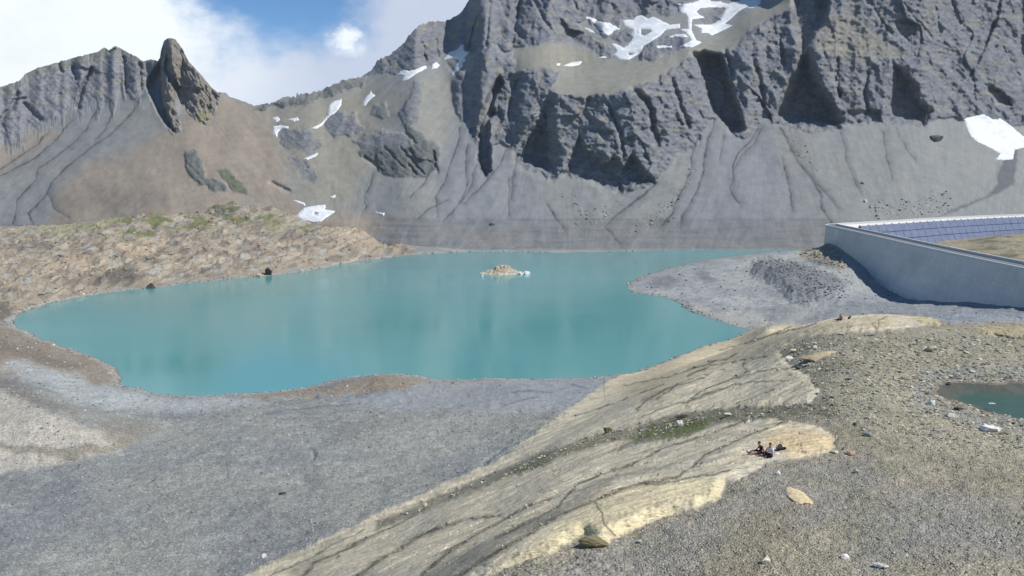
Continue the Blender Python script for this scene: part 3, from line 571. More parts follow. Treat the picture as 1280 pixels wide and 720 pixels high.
# layered, glacier-worn relief of the slabs along their strike
q1 = (YW * .35 + XW * .94); q2 = (XW * .35 - YW * .94)
lay = fbm(q1 / 26, q2 / 3.2 + .35 * fbm(XW / 12, YW / 12, 2, 150), 4, 151, .6)
ZW += slab * (.10 * facets(q1 / 3.6 + .3 * lay, q2 / 1.3, 262) + .05 * facets(q1 / 1.3, q2 / .6, 263)) * smooth(DD, 36, 60) * (DD < 140)
ZW += slab * .20 * lay * smooth(DD, 36, 70) + (1 - slab) * hill * (.16 * fbm(XW / 4, YW / 4, 4, 155, .6) + .05 * fbm(XW / .6, YW / .6, 2, 156))
leftshoulder = pmask(W1x, W1y, [(-300,400),(0,400),(30,385),(110,366),(210,354),(330,343),(430,327),(520,314),(505,296),(440,274),(380,262),(300,252),(220,252),(100,278),(0,284),(-300,280)], 5) * (DD > 300)
ZW += leftshoulder * smooth(sl, 0, 18) * (1.6 * ridged((PY + .45 * PX) / 12, (PX - PY) / 40, 4, 160, .6) - .8 + 1.4 * fbm(XW / 11, YW / 11, 3, 161, .5) + .5 * ridged((q1 + q2) / 5, (q1 - q2) / 11, 3, 162))
spit = pmask(W1x, W1y, [(780,360),(830,335),(940,318),(1035,300),(1110,360),(1300,384),(1300,398),(1000,405),(925,412),(840,385)], 4) * (DD > 210)
dk1 = pmask(W2x, W2y, [(946,330),(965,325),(1000,332),(1050,350),(1065,360),(1050,375),(1020,378),(990,372),(975,358),(962,350),(942,342)], 8) * spit
ZW += spit * (.5 * fbm(XW / 10, YW / 10, 4, 170, .6)) * smooth(sl, 0, 15) + dk1 * 2.6
ishill = smooth(ZT, 9, 14) * smooth(PX, 300, 420)
plain = (1 - slab) * (1 - leftshoulder) * (1 - spit) * (PX < 780) * (1 - ishill)
chn = plain * smooth(ridged(XW / 70 + .5 * perlin(XW / 25, YW / 25, 177), YW / 34, 2, 178, .35), .86, .99); ZW -= .35 * chn
ZW += plain * (.35 * fbm(XW / 16, YW / 10, 4, 175, .5) + .10 * fbm(XW / 2, YW / 2, 3, 176)) * smooth(sl, 0, 12)
rockout = pmask(W2x, W2y, [(995,320),(1005,312),(1020,305),(1036,302),(1050,318),(1060,335),(1050,338),(1035,332),(1015,326)], 3) * (DD > 400)
ZW += rockout * (1.8 * ridged(XW / 9, YW / 9, 4, 180, .6) - .6)
inner = (PX > 1100) & (XW > np.interp(YW, [150, 272, 549], [159, 177, 219]) + 4) & (YW > 250)
ZW += inner * (2.0 * ridged(XW / 30, YW / 30, 4, 181, .55) - 2.8)
# shoreline
L_ = np.clip(sl, 0, None)
ZW = np.where(sl > 0, np.maximum(ZW, .25 + .04 * np.minimum(L_, 20)) * (1 - np.exp(-L_ / np.where(PX > 755, 5., 8.))), -.12 * np.minimum(-sl, 60) - .05)
hidden_in_pond = None
# pond on the hilltop
POND = [(1164,490),(1172,480),(1190,477),(1215,476),(1245,479),(1262,477),(1290,476),(1345,480),(1385,500),(1370,520),(1310,528),(1270,523),(1245,516),(1225,512),(1205,503),(1180,498)]
PZ = 33.62
PD = np.array([at_z(x_, y_, 33.75)[:2] for x_, y_ in POND])
sp_ = sdist(XW + .35 * fbm(XW / 2, YW / 2, 3, 190), YW + .5 * fbm(XW / 2, YW / 2, 3, 191), PD, 12)
ZW = np.where(sp_ > -5, ZW * (1 - smooth(sp_, -5, 0)) + (PZ + .10 + np.clip(-sp_, 0, 5) * .04 + .08 * fbm(XW / 1.2, YW / 1.2, 3, 192)) * smooth(sp_, -5, 0), ZW)
ZW = np.where(sp_ > 0, PZ + .10 - .32 * np.minimum(sp_, 2.2), ZW)
# dive under the mountains
bd = np.interp(640 + AA * F, gpx, based)
over = DD - (bd - 6); ZW = np.where((over > 0) & (sl > 0), ZW - np.minimum(over * .6, 60), ZW)
# --- colours
PX2, PY2 = project(XW, YW, ZW)
C = np.zeros(PX.shape + (3,)); C[:] = lin((136,137,131))
lf = fbm(XW / 30, YW / 30, 4, 200)
paint(C, (127,129,127), plain * smooth(lf, -.1, .5)); paint(C, (142,142,134), plain * smooth(-lf, .1, .6) * .6)
paint(C, (122,125,126), plain * pmask(W1x, W1y, [(0,600),(120,590),(60,680),(0,720),(-100,720)], 20) * .6)
paint(C, (108,111,112), chn * .45); paint(C, (150,152,148), plain * smooth(fbm(XW / 9, YW / 4, 4, 203), .2, .7) * .5)
hilltop = hill * ishill * (1 - slab)
paint(C, (152,144,126), hilltop * 1.)
paint(C, (137,133,124), pmask(W1x, W1y, [(600,740),(740,690),(880,640),(930,600),(1000,575),(1080,570),(1110,600),(1060,640),(960,680),(900,740)], 14) * (DD < 150) * .85)
paint(C, (142,139,132), pmask(W1x, W1y, [(1060,640),(1150,610),(1300,640),(1300,700),(1150,690),(1080,720)], 25) * (DD < 150) * .8)
paint(C, (138,128,106), pmask(W1x, W1y, [(930,640),(1000,620),(990,700),(900,740),(840,740)], 22) * (DD < 150) * .6)
paint(C, (160,153,132), pmask(W1x, W1y, [(990,430),(1060,418),(1300,420),(1300,470),(1160,480),(1150,510),(1280,540),(1300,580),(1120,560),(1050,520),(1010,470)], 16) * (DD < 150) * .8)
paint(C, (140,142,140), pmask(W1x, W1y, [(1150,460),(1300,455),(1300,475),(1170,476),(1160,500),(1230,520),(1290,535),(1230,535),(1140,500)], 6) * (DD < 150) * .7)
slc = np.zeros_like(C); slc[:] = lin((210,198,170))
slc += (lin((196,186,162)) - slc) * smooth(lf + lay * .4, 0, .6)[..., None]
slc += (lin((182,176,160)) - slc) * (smooth(fbm(XW / 3, YW / 5, 4, 211, .6), .1, .5) * .6)[..., None]
slc += (lin((212,198,160)) - slc) * (pmask(W1x, W1y, [(600,730),(700,655),(760,612),(905,598),(900,625),(820,652),(760,684),(640,712)], 6) * .9)[..., None]
slc += (lin((212,188,146)) - slc) * (pmask(W1x, W1y, [(960,545),(1000,532),(1047,545),(1035,568),(990,572),(960,560)], 10) * .8)[..., None]
slc += (lin((176,167,144)) - slc) * (smooth(fbm(q1 / 12, q2 / 3.0, 4, 210, .65), .1, .7) * .5)[..., None]
slc += (lin((190,176,146)) - slc) * (pmask(W1x, W1y, [(860,437),(925,408),(1060,393),(1165,396),(1060,415),(980,440),(900,455),(800,500),(760,480)], 8) * .7)[..., None]
C = C + (slc - C) * slab[..., None]
GR = (124,121,110)
for P_, soft, k in [([(740,600),(800,588),(835,583),(770,600),(745,622),(700,645),(660,668),(640,672),(690,640)],5,.55),([(470,652),(520,632),(560,614),(620,588),(700,556),(690,570),(620,602),(560,628),(500,652),(470,664)],4,.85),([(560,700),(620,668),(700,632),(712,640),(660,664),(600,700),(560,724),(500,740)],6,.65),([(835,638),(850,622),(870,626),(868,640),(846,645)],3,.5),([(818,630),(835,624),(836,634),(820,637)],2,.4),([(908,598),(925,600),(930,612),(905,625)],3,.8),([(800,500),(826,490),(828,500),(808,506)],5,.4),([(330,716),(400,690),(420,694),(380,718)],5,.4)]:
    paint(C, GR, pmask(W2x, W2y, P_, soft) * k * (DD < 330))
paint(C, (112,106,88), crk * .8)
paint(C, (78,74,64), smooth(crk, .55, 1) * .6 * smooth(fbm(PX / 9, PY / 9, 2, 215), -.2, .3))
strip = pmask(W2x, W2y, [(470,654),(540,620),(600,600),(650,580),(740,545),(800,530),(860,515),(960,507),(1030,505),(1060,520),(1000,524),(930,522),(870,528),(830,544),(760,554),(700,572),(620,602),(540,632),(480,658)], 4) * (DD < 200)
strip = strip * np.clip(smooth(PX, 560, 700) + smooth(fbm(PX / 16, PY / 8, 3, 216), -.25, .3), 0, 1); paint(C, (126,122,102), strip * .85); paint(C, (92,104,56), pmask(W1x, W1y, [(785,552),(800,538),(850,524),(900,522),(870,538),(820,552)], 5) * (DD < 200) * .85); paint(C, (90,98,56), pmask(W1x, W1y, [(640,586),(680,574),(690,580),(650,594)], 4) * (DD < 200) * .6)
moss = smooth(fbm(XW / 6, YW / 6, 4, 220), .05, .6) * hilltop; paint(C, (124,124,96), moss * .35)
# left shoulder
paint(C, (146,135,118), leftshoulder); v_ = fbm(PX / 60, PY / 16, 4, 230)
paint(C, (122,112,102), leftshoulder * smooth(v_, .05, .5) * .8)
paint(C, (160,142,120), leftshoulder * np.maximum.reduce([pmask(W1x, W1y, P_, 5) for P_ in ([(130,312),(155,298),(215,292),(205,312),(170,322),(140,320)], [(60,325),(115,322),(118,335),(80,340),(50,338)], [(400,285),(460,282),(510,300),(500,312),(440,300)])]) * .8)
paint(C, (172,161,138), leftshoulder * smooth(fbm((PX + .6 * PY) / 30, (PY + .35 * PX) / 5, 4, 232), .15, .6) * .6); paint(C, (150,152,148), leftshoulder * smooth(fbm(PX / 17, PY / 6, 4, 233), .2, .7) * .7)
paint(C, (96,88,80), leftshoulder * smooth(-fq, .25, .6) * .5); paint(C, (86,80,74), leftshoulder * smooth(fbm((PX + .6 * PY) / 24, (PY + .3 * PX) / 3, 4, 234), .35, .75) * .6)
paint(C, (102,106,66), leftshoulder * smooth(fbm(PX / 30, PY / 9, 4, 235), -.15, .4) * pmask(W1x, W1y, [(100,275),(170,262),(260,252),(330,256),(380,275),(400,290),(320,282),(240,285),(180,300),(100,288)], 10) * .9)
paint(C, (148,146,112), leftshoulder * pmask(W1x, W1y, [(20,290),(100,278),(160,268),(140,282),(60,296)], 6) * .7)
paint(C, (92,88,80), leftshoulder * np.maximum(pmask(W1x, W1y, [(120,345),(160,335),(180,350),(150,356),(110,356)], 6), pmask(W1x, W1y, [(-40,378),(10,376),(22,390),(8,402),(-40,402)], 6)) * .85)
# left foreground shore, mound, pale gravels
paint(C, (136,124,108), pmask(W1x, W1y, [(-300,410),(0,404),(60,424),(130,450),(152,465),(140,478),(80,468),(0,470),(-300,500)], 5) * (DD > 180) * .9)
paint(C, (104,96,86), pmask(W1x, W1y, [(0,420),(60,440),(110,458),(90,462),(30,446),(-50,430)], 4) * (DD > 180) * .5)
paint(C, (160,164,162), pmask(W1x, W1y, [(20,452),(80,462),(150,482),(215,494),(300,494),(340,500),(260,512),(160,515),(90,500),(50,478),(0,460)], 7) * (DD < 330) * .85)
paint(C, (120,114,104), pmask(W1x, W1y, [(-60,466),(30,478),(60,500),(100,516),(50,508),(0,486),(-60,482)], 6) * (DD < 330) * .8)
md = pmask(W2x, W2y, [(-300,500),(0,489),(60,514),(110,534),(150,545),(175,548),(150,562),(80,580),(0,592),(-300,640)], 4) * (DD < 330)
paint(C, (168,162,150), md * 1.); paint(C, (128,122,108), md * pmask(W1x, W1y, [(0,552),(80,562),(140,552),(175,536),(160,560),(80,574),(0,560)], 3) * .8); paint(C, (120,114,104), pmask(W1x, W1y, [(120,530),(180,524),(200,534),(160,552),(130,548)], 6) * (DD < 330) * .55)  # the darker streak paints ridge shading onto the mound
paint(C, (138,126,110), pmask(W1x, W1y, [(300,494),(420,477),(470,467),(540,474),(560,478),(460,488),(380,496)], 4) * (DD < 330) * .9)
paint(C, (134,138,141), pmask(W1x, W1y, [(540,478),(700,470),(770,472),(740,495),(700,512),(600,514),(480,512),(420,500)], 6) * (DD < 330) * (1 - slab) * .8)
paint(C, (94,98,108), np.maximum.reduce([lmask(PX, PY, P_, 1.3, .8) for P_ in ([(630,508),(650,500),(672,495)], [(655,488),(690,490)], [(640,490),(672,487)], [(715,480),(735,484)], [(330,516),(400,508),(450,504)], [(283,575),(286,600)])]) * plain * .7)
# spit
paint(C, (142,144,143), spit); paint(C, (160,160,156), spit * smooth(fbm(XW / 26, YW / 40, 4, 240), .0, .5) * .6)
paint(C, (172,170,160), spit * pmask(W1x, W1y, [(860,372),(900,388),(940,390),(980,408),(930,412),(880,396)], 4) * .8)
dk = np.maximum.reduce([dk1, pmask(W2x, W2y, [(812,352),(835,343),(850,350),(838,360),(815,360)], 4), pmask(W2x, W2y, [(868,340),(880,338),(896,352),(880,354)], 3)])
paint(C, (112,114,115), dk * spit * .8); paint(C, (134,138,140), spit * pmask(W1x, W1y, [(1010,365),(1100,360),(1200,385),(1300,386),(1300,400),(1150,396),(1040,388)], 6) * .8)
paint(C, (142,134,116), rockout * .9); paint(C, (144,134,112), inner * 1.); paint(C, (90,96,76), inner * smooth(fbm(XW / 20, YW / 20, 4, 241), .0, .5) * .7)
ledm = np.maximum.reduce([pmask(W2x, W2y, P_, 2) for P_, _ in LED[1:]]) * (DD < 330); paint(C, (178,164,128), ledm * .8)
paint(C, (140,146,156), pmask(W2x, W2y, LED[0][0], 3) * (DD < 330) * .8)
ring = smooth(sl, .2, .8) * (1 - smooth(sl, 1.6, 3.4)) * (DD > 150); paint(C, (164,162,154), ring * .5)
wet = (1 - smooth(sl, .1, .6)); paint(C, (84,96,92), wet * .8)
paint(C, (120,108,96), smooth(sp_, -.25, .1)); paint(C, (72,112,104), smooth(sp_, 1.0, 3.2) * .9)
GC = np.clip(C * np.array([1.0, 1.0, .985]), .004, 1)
peb = .85 * np.clip(1 - slab * .93 - .35 * leftshoulder, .05, 1) * np.where(DD < 330, 1, .75); peb = np.maximum(peb, np.clip(crk, 0, 1) * .6); peb *= 1 - .9 * smooth(sp_, -.1, .3)
smoothflat = pmask(W1x, W1y, [(540,478),(700,470),(770,472),(740,495),(700,512),(600,514),(480,512),(420,500)], 6); peb *= 1 - .7 * smoothflat
gscale = np.where(PX > 780, 2.6, 1.5); gscale = gscale + (.0)
gscale = np.where(DD > 330, .7, gscale)
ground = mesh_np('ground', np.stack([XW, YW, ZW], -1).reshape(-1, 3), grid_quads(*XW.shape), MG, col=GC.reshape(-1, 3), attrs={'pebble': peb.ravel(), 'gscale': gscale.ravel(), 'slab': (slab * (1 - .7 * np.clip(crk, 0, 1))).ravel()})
tag(ground, kind='structure')
# height lookup on the polar grid (after displacement the grid moves only slightly)
logd = np.log(ds_)
def ground_at(px, py):
    """visible ground point under a photo pixel: first grid row whose projection passes py"""
    j = int(np.argmin(np.abs(usp - px)))
    col = PY2[:, j]; k = np.argmax(col < py)
    t = (col[k - 1] - py) / max(1e-6, col[k - 1] - col[k])
    return np.array([XW[k - 1, j] * (1 - t) + XW[k, j] * t, YW[k - 1, j] * (1 - t) + YW[k, j] * t, ZW[k - 1, j] * (1 - t) + ZW[k, j] * t])

# ---------------------------------------------------------------- water
def sheet(name, poly, z, mat):
    V = [(x_, y_, z) for x_, y_ in poly]; o = pymesh(name, V, [tuple(range(len(V)))], mat); return tag(o, kind='structure')
MW = mat_water('turquoise_lake_water', (92,148,147), .12, .5, .5)
sheet('lake', [(-330, 150), (330, 150), (450, 705), (-30, 705), (-330, 400)], 0.0, MW)
MP = mat_water('pond_water', (58,92,84), .08, .05, 2.0, .4)
pc_ = PD.mean(0); sheet('pond', [tuple(pc_ + (q - pc_) * (1 + 1.2 / np.linalg.norm(q - pc_))) for q in PD], PZ, MP)
if True:
    t_ = [at_z(x_, y_, 16.4)[:2] for x_, y_ in ((-60,289),(0,289.5),(30,287.5),(42,285.5),(20,283.5),(-60,283))]
    sheet('tarn', t_, 16.4, mat_water('tarn_water', (120,140,136), .2, .1))

# ================================================================== DAM
def catmull(P, n):
    P = np.array(P, float); P = np.vstack([2 * P[0] - P[1], P, 2 * P[-1] - P[-2]]); out = []
    for i in range(1, len(P) - 2):
        for t in np.linspace(0, 1, n, endpoint=False):
            a, b, c, d = P[i - 1:i + 3]
            out.append(.5 * (2 * b + (c - a) * t + (2 * a - 5 * b + 4 * c - d) * t * t + (3 * b - a - 3 * c + d) * t ** 3))
    out.append(P[-2]); return np.array(out)
CREST = 25.0
path = catmull([(150,110),(164,190),(177,272),(184,322),(194,388),(206,458),(216,520),(221,552),(226,568),(236,579),(252,591),(296,626),(344,664),(420,718),(497,764),(580,812),(680,868)], 8)
dT = np.gradient(path, axis=0); dT /= np.linalg.norm(dT, axis=1)[:, None]; nrm = np.stack([dT[:, 1], -dT[:, 0]], 1)   # to the valley side
def sweep(name, prof, mat, parent, lo=0, hi=None, closed=True):
    p, n = path[lo:hi], nrm[lo:hi]; k = len(prof); bt = np.where(p[:, 0] > 221, .12, 1 - .88 * smooth(p[:, 1], 430, 550))
    V = [(p[i, 0] + n[i, 0] * (o_ * bt[i] if o_ < -1 else o_), p[i, 1] + n[i, 1] * (o_ * bt[i] if o_ < -1 else o_), z_) for i in range(len(p)) for o_, z_ in prof]
    Fc = []
    for i in range(len(p) - 1):
        for j in range(k if closed else k - 1):
            a = i * k + j; b = i * k + (j + 1) % k; Fc.append((a, b, b + k, a + k))
    if closed: Fc += [tuple(range(k))[::-1], tuple((len(p) - 1) * k + j for j in range(k))]
    return pymesh(name, V, Fc, mat, parent)
def mat_concrete():
    m, nt, b = mat_base('dam_concrete', .85); P = N(nt, 'ShaderNodeNewGeometry').outputs['Position']
    rgb = N(nt, 'ShaderNodeRGB'); rgb.outputs[0].default_value = (*lin((214,209,200)), 1)
    n1 = noise(nt, P, .06, 5, .6, (1, .5, 1.2)); n2 = noise(nt, P, .5, 5, .7, (1, 1, .12)); n3 = noise(nt, P, .25, 3, .5, (.05, .05, 3))
    c = mixv(nt, rgb.outputs[0], n1, .86, 1.12); c = mixv(nt, c, n2, .90, 1.08); c = mixv(nt, c, n3, .95, 1.05)
    sp2 = N(nt, 'ShaderNodeSeparateXYZ'); nt.links.new(P, sp2.inputs[0])
    jy = SS(nt, M(nt, 'ABSOLUTE', M(nt, 'SUBTRACT', M(nt, 'FRACT', M(nt, 'DIVIDE', sp2.outputs[1], 15.0)), .5)), .0, .012)
    jz = SS(nt, M(nt, 'ABSOLUTE', M(nt, 'SUBTRACT', M(nt, 'FRACT', M(nt, 'DIVIDE', sp2.outputs[2], 3.1)), .5)), .0, .03)
    jj = M(nt, 'ADD', M(nt, 'MULTIPLY', M(nt, 'MULTIPLY', jy, jz), .10), .90)
    v4 = N(nt, 'ShaderNodeVectorMath', operation='SCALE'); nt.links.new(c, v4.inputs[0]); nt.links.new(jj, v4.inputs['Scale']); nt.links.new(v4.outputs[0], b.inputs['Base Color'])
    return m
MC_ = mat_concrete(); M_light = mat_simple('pale_concrete_rail', (196,198,196), .8, .4, .08, 0); M_road = mat_simple('dam_road_asphalt', (112,114,116), .9, .6, .1, 0)
dam = empty('dam', (path[30, 0], path[30, 1], 0)); dam.location = (0, 0, 0)
tag(dam, 'long curved grey concrete dam wall with solar panels on its far arm', 'dam')
sweep('wall', [(-10.5,-9),(0,CREST),(8,CREST),(9.5,20),(21,-6)], MC_, dam)
sweep('rail', [(-.25,CREST-.75),(-.25,CREST+.35),(.45,CREST+.35),(.45,CREST+.003)], M_light, dam)
sweep('parapet', [(7.2,CREST+.003),(7.2,CREST+1.1),(8.1,CREST+1.1),(8.1,CREST-.9)], M_light, dam)
sweep('roadway', [(.5,CREST+.05),(7.15,CREST+.05)], M_road, dam, closed=False)
def mat_panel():
    m, nt, b = mat_base('solar_panel_glass', .25); P = N(nt, 'ShaderNodeNewGeometry').outputs['Position']
    rgb = N(nt, 'ShaderNodeRGB'); rgb.outputs[0].default_value = (*lin((110,113,130)), 1); n = noise(nt, P, .25, 4, .6); c = mixv(nt, rgb.outputs[0], n, .8, 1.2)
    nt.links.new(c, b.inputs['Base Color']); b.inputs['Specular IOR Level'].default_value = .5; return m
MPn = mat_panel(); MFr = mat_simple('panel_frame', (70,74,88), .6, 1, .05, 0)
# arc length
arc = np.concatenate([[0], np.cumsum(np.linalg.norm(np.diff(path, axis=0), axis=1))])
def on_path(s):
    return np.array([np.interp(s, arc, path[:, k]) for k in (0, 1)]), np.array([np.interp(s, arc, nrm[:, k]) for k in (0, 1)]), np.array([np.interp(s, arc, dT[:, k]) for k in (0, 1)])
s0 = arc[np.argmin(np.abs(path[:, 0] - 250) + 100 * (path[:, 1] < 570))]
pv, pf = [], []
for b_ in range(24):
    for r_ in range(4):
        w_ = 12.0; sA_, sB_ = s0 + b_ * w_ + .2, s0 + (b_ + 1) * w_ - .2
        t0, t1 = .03 + r_ * .22 + .008, .03 + (r_ + 1) * .22 - .008
        def pt(s, t, off):
            p, n, _ = on_path(s); o_ = 9.5 + 11.5 * t; z_ = 20 - 26 * t
            return (p[0] + n[0] * (o_ + .91 * off), p[1] + n[1] * (o_ + .91 * off), z_ + 3.6 + .41 * off)
        vv = [pt(s, t, o) for o in (1.7, 2.0) for s, t in ((sA_, t0), (sB_, t0), (sB_, t1), (sA_, t1))]
        pymesh('solar_panel', vv, [(0,1,2,3),(4,7,6,5),(0,4,5,1),(1,5,6,2),(2,6,7,3),(3,7,4,0)], MPn, dam)
# rails the panels stand on
vv, ff = [], []
for b_ in range(25):
    s = s0 + b_ * 12.0; p, n, t = on_path(s); k = len(vv)
    for t_, off in ((0, .5), (0, 1.65), (.93, 1.65), (.93, .5)):
        for w_ in (-.15, .15): vv.append((p[0] + n[0] * (9.5 + 11.5 * t_ + off) + t[0] * w_, p[1] + n[1] * (9.5 + 11.5 * t_ + off) + t[1] * w_, 20 - 26 * t_ + 3.6 + .4 * off - (1.2 if off < 1 else 0)))
    ff += [(k, k+1, k+3, k+2), (k+2, k+3, k+5, k+4), (k+4, k+5, k+7, k+6), (k, k+2, k+4, k+6), (k+1, k+7, k+5, k+3)]
pymesh('panel_supports', vv, ff, MFr, dam)

# ================================================================== SNOW
def mat_snow():
    m, nt, b = mat_base('old_snow', .7); P = N(nt, 'ShaderNodeNewGeometry').outputs['Position']
    rgb = N(nt, 'ShaderNodeRGB'); rgb.outputs[0].default_value = (.70, .72, .73, 1); n = noise(nt, P, .35, 5, .7); n2 = noise(nt, P, .07, 5, .65, (1, 1, 2))
    c = mixv(nt, rgb.outputs[0], n, .86, 1.04); c = mixv(nt, c, n2, .78, 1.08); nt.links.new(c, b.inputs['Base Color'])
    bp = N(nt, 'ShaderNodeBump', inp={'Strength': .5, 'Distance': .4}); nt.links.new(n, bp.inputs['Height']); nt.links.new(bp.outputs[0], b.inputs['Normal']); return m
MS = mat_snow()
def snow(label, poly, thick=1.3, holes=()):
    p = np.array(poly, float); x0, y0 = p.min(0) - 1.5; x1, y1 = p.max(0) + 1.5; st = .5
    gx, gy = np.meshgrid(np.arange(x0, x1, st), np.arange(y0, y1, st))
    jx = gx + .55 * fbm(gx / 2.5, gy / 2.5, 2, 301); jy = gy + .45 * fbm(gx / 2.5, gy / 2.5, 2, 305)
    s_ = sdist(jx, jy, poly, 20)
    for h in holes: s_ = np.minimum(s_, -sdist(jx, jy, h, 20))
    keep = s_ > -.8
    d = gauss1(gauss1(mtn_d(gx, gy), 2.5, 0), 3.0, 1); d = np.minimum(d, mtn_d(gx, gy) + .9)
    d = d - (np.clip(s_ * .9, -1.4, thick) + .25 + .25 * fbm(gx / 5, gy / 3, 3, 310) * np.clip(s_, 0, 1))
    a, s = slopes(gx, gy); V = np.stack([a * d, d, CAMZ + s * d], -1).reshape(-1, 3)
    Q = grid_quads(*gx.shape); Q = Q[keep.ravel()[Q].all(1)]
    if not len(Q): return
    uq, inv = np.unique(Q, return_inverse=True); V = V[uq]; Q = inv.reshape(Q.shape)
    c = V.mean(0); o = mesh_np('snow_patch', V - c, Q, MS); o.location = tuple(map(float, c))
    tag(o, label, 'snow patch', 'snow patches lying on the mountain slopes')
snow('slanting snow strip under the dark crag on the left ridge', [(497,93),(504,87),(511,89),(520,87),(532,82),(533,85),(520,92),(510,99),(503,101),(505,95)])
snow('small snow wedge between the two larger patches under the ridge crag', [(540,86),(541,80),(546,78),(549,82),(546,85)])
snow('pointed snow patch with a trailing tail beneath the summit rock face', [(556,74),(561,66),(572,62),(577,55),(579,56),(580,64),(587,65),(580,72),(582,75),(577,80),(579,82),(570,90),(566,93),(569,86),(571,80),(575,75),(566,72)])
snow('narrow snow sliver on open grey scree below the skyline notch', [(454,132),(456,124),(464,114),(465,117),(469,119),(462,125),(456,132)])
snow('curved tongue of snow sweeping down beside the layered outcrop', [(390,160),(402,154),(410,144),(412,132),(417,127),(427,124),(426,132),(420,140),(410,147),(402,157),(395,161)])
snow('hook-shaped thin snow streak on the brown saddle', [(342,158),(352,157),(361,158),(360,161),(350,162),(347,166),(346,172),(342,167)])
snow('small snow spot just above the hook-shaped streak on the saddle', [(341,147),(347,146),(350,149),(346,153),(343,151)])
snow('tiny flat snow patch right of the hook-shaped streak on the saddle', [(361,149),(372,147),(374,150),(367,152)])
snow('thin slanting snow line on scree below the layered ledges', [(379,199),(387,195),(397,191),(397,193),(395,195),(384,200)], 1)
snow('largest low snow patch lying behind the brown rocky shoulder', [(369,271),(374,266),(380,260),(395,257),(407,256),(406,262),(419,264),(412,269),(407,272),(402,277),(392,279),(382,277),(372,275)], 1.5, [[(392,267),(394,265.5),(397,266.5),(396,268.5),(393,268.5)]])
snow('short snow streak touching the top left of the big low patch', [(367,250),(372,251),(381,254),(382,258),(379,257),(374,254)])
snow('small round snow spot above and right of the big low patch', [(413,246),(419,243.5),(419,247),(415,248)])
snow('small snow fleck on scree near the old waterline', [(470,265),(474,266),(481,266),(479,270),(475,268)])
snow('arrow-shaped snow patch left of the big upper snowfield', [(731,21),(740,22),(750,27),(762,29),(775,36),(767,39),(760,45),(757,44),(750,37),(745,31)])
snow('small oval snow patch below the arrow-shaped one', [(731,35),(737,36),(744,41),(737,40)])
snow('big branching upper snowfield with rock islands in the middle', [(779,26),(784,25),(792,25),(795,21),(802,19),(810,24),(817,21),(825,25),(837,31),(850,30),(850,35),(840,36),(832,37),(825,45),(810,54),(804,57),(802,65),(785,75),(776,74),(767,69),(771,64),(765,55),(770,55),(780,60),(787,55),(791,47),(791,37),(782,32)], 1.5, [[(801,36),(812,36),(814,40),(806,45),(801,43)], [(785,66),(792,66),(790,69),(786,69)]])
snow('uppermost ring of snow streaks reaching the top edge', [(847,5),(865,4),(875,0),(886,-3),(888,2),(900,2),(910,5),(925,1),(935,-3),(952,-4),(950,5),(940,10),(932,9),(922,15),(915,22),(905,30),(915,32),(903,38),(890,44),(884,41),(877,41),(877,35),(867,31),(890,31),(900,25),(907,12),(910,10),(890,9),(875,10),(870,15),(880,22),(865,24),(864,37),(870,50),(877,53),(865,59),(850,58),(860,53),(865,50),(857,39),(851,37),(861,36),(860,22),(857,17),(850,15)], 1.3)
snow('flat snow streak between the branching field and the ring', [(837,46),(845,43),(857,43),(860,46),(850,47)], 1)
snow('thin snow line on the ledge below the branching snowfield', [(817,58),(828,57),(840,58),(839,60),(825,60)], 1)
snow('low snow wedge at the lip of the gravel bench', [(705,82),(715,78),(727,77),(726,80),(715,83)], 1)
snow('tiny snow fleck left of the wedge on the bench lip', [(696,80),(700,79.5),(700,82),(697,82)], 1)
snow('tiny snow fleck between the bench wedge and the branching field', [(749,72),(754,70),(758,71.5),(752,73)], 1)
snow('large snow fan at the foot of the cliff above the dam', [(1205,149),(1220,145),(1230,143),(1242,150),(1250,148),(1260,155),(1270,163),(1280,171),(1300,180),(1300,186),(1280,184),(1268,187),(1266,199),(1255,200),(1245,199),(1251,192),(1237,184),(1220,176),(1212,167)], 1.6)

# ================================================================== ROCKS
def ico(sub):
    import bmesh
    bm = bmesh.new(); bmesh.ops.create_icosphere(bm, subdivisions=sub, radius=1); V = np.array([v.co[:] for v in bm.verts]); Fa = np.array([[v.index for v in f.verts] for f in bm.faces]); bm.free(); return V, Fa
ICO = {k: ico(k) for k in (1, 2, 4)}
def rock_shape(sub, seed, cuts=9, rough=.0):
    V, Fa = ICO[sub]; V = V.copy(); rg = np.random.default_rng(seed)
    for _ in range(cuts):
        n = rg.normal(size=3); n /= np.linalg.norm(n); h = rg.uniform(.45, .8); e = V @ n - h; V -= np.where(e > 0, e, 0)[:, None] * n
    if rough: V *= (1 + rough * fbm(V[:, 0] * 2.3 + seed, V[:, 1] * 2.3 + V[:, 2] * 1.7, 4, seed % 50))[:, None]
    V -= (V.max(0) + V.min(0)) / 2; V /= (V.max(0) - V.min(0)).max() / 2
    return V, Fa
TPL = [rock_shape(1, 500 + i, 6) for i in range(6)] + [rock_shape(2, 520 + i, 10) for i in range(6)]
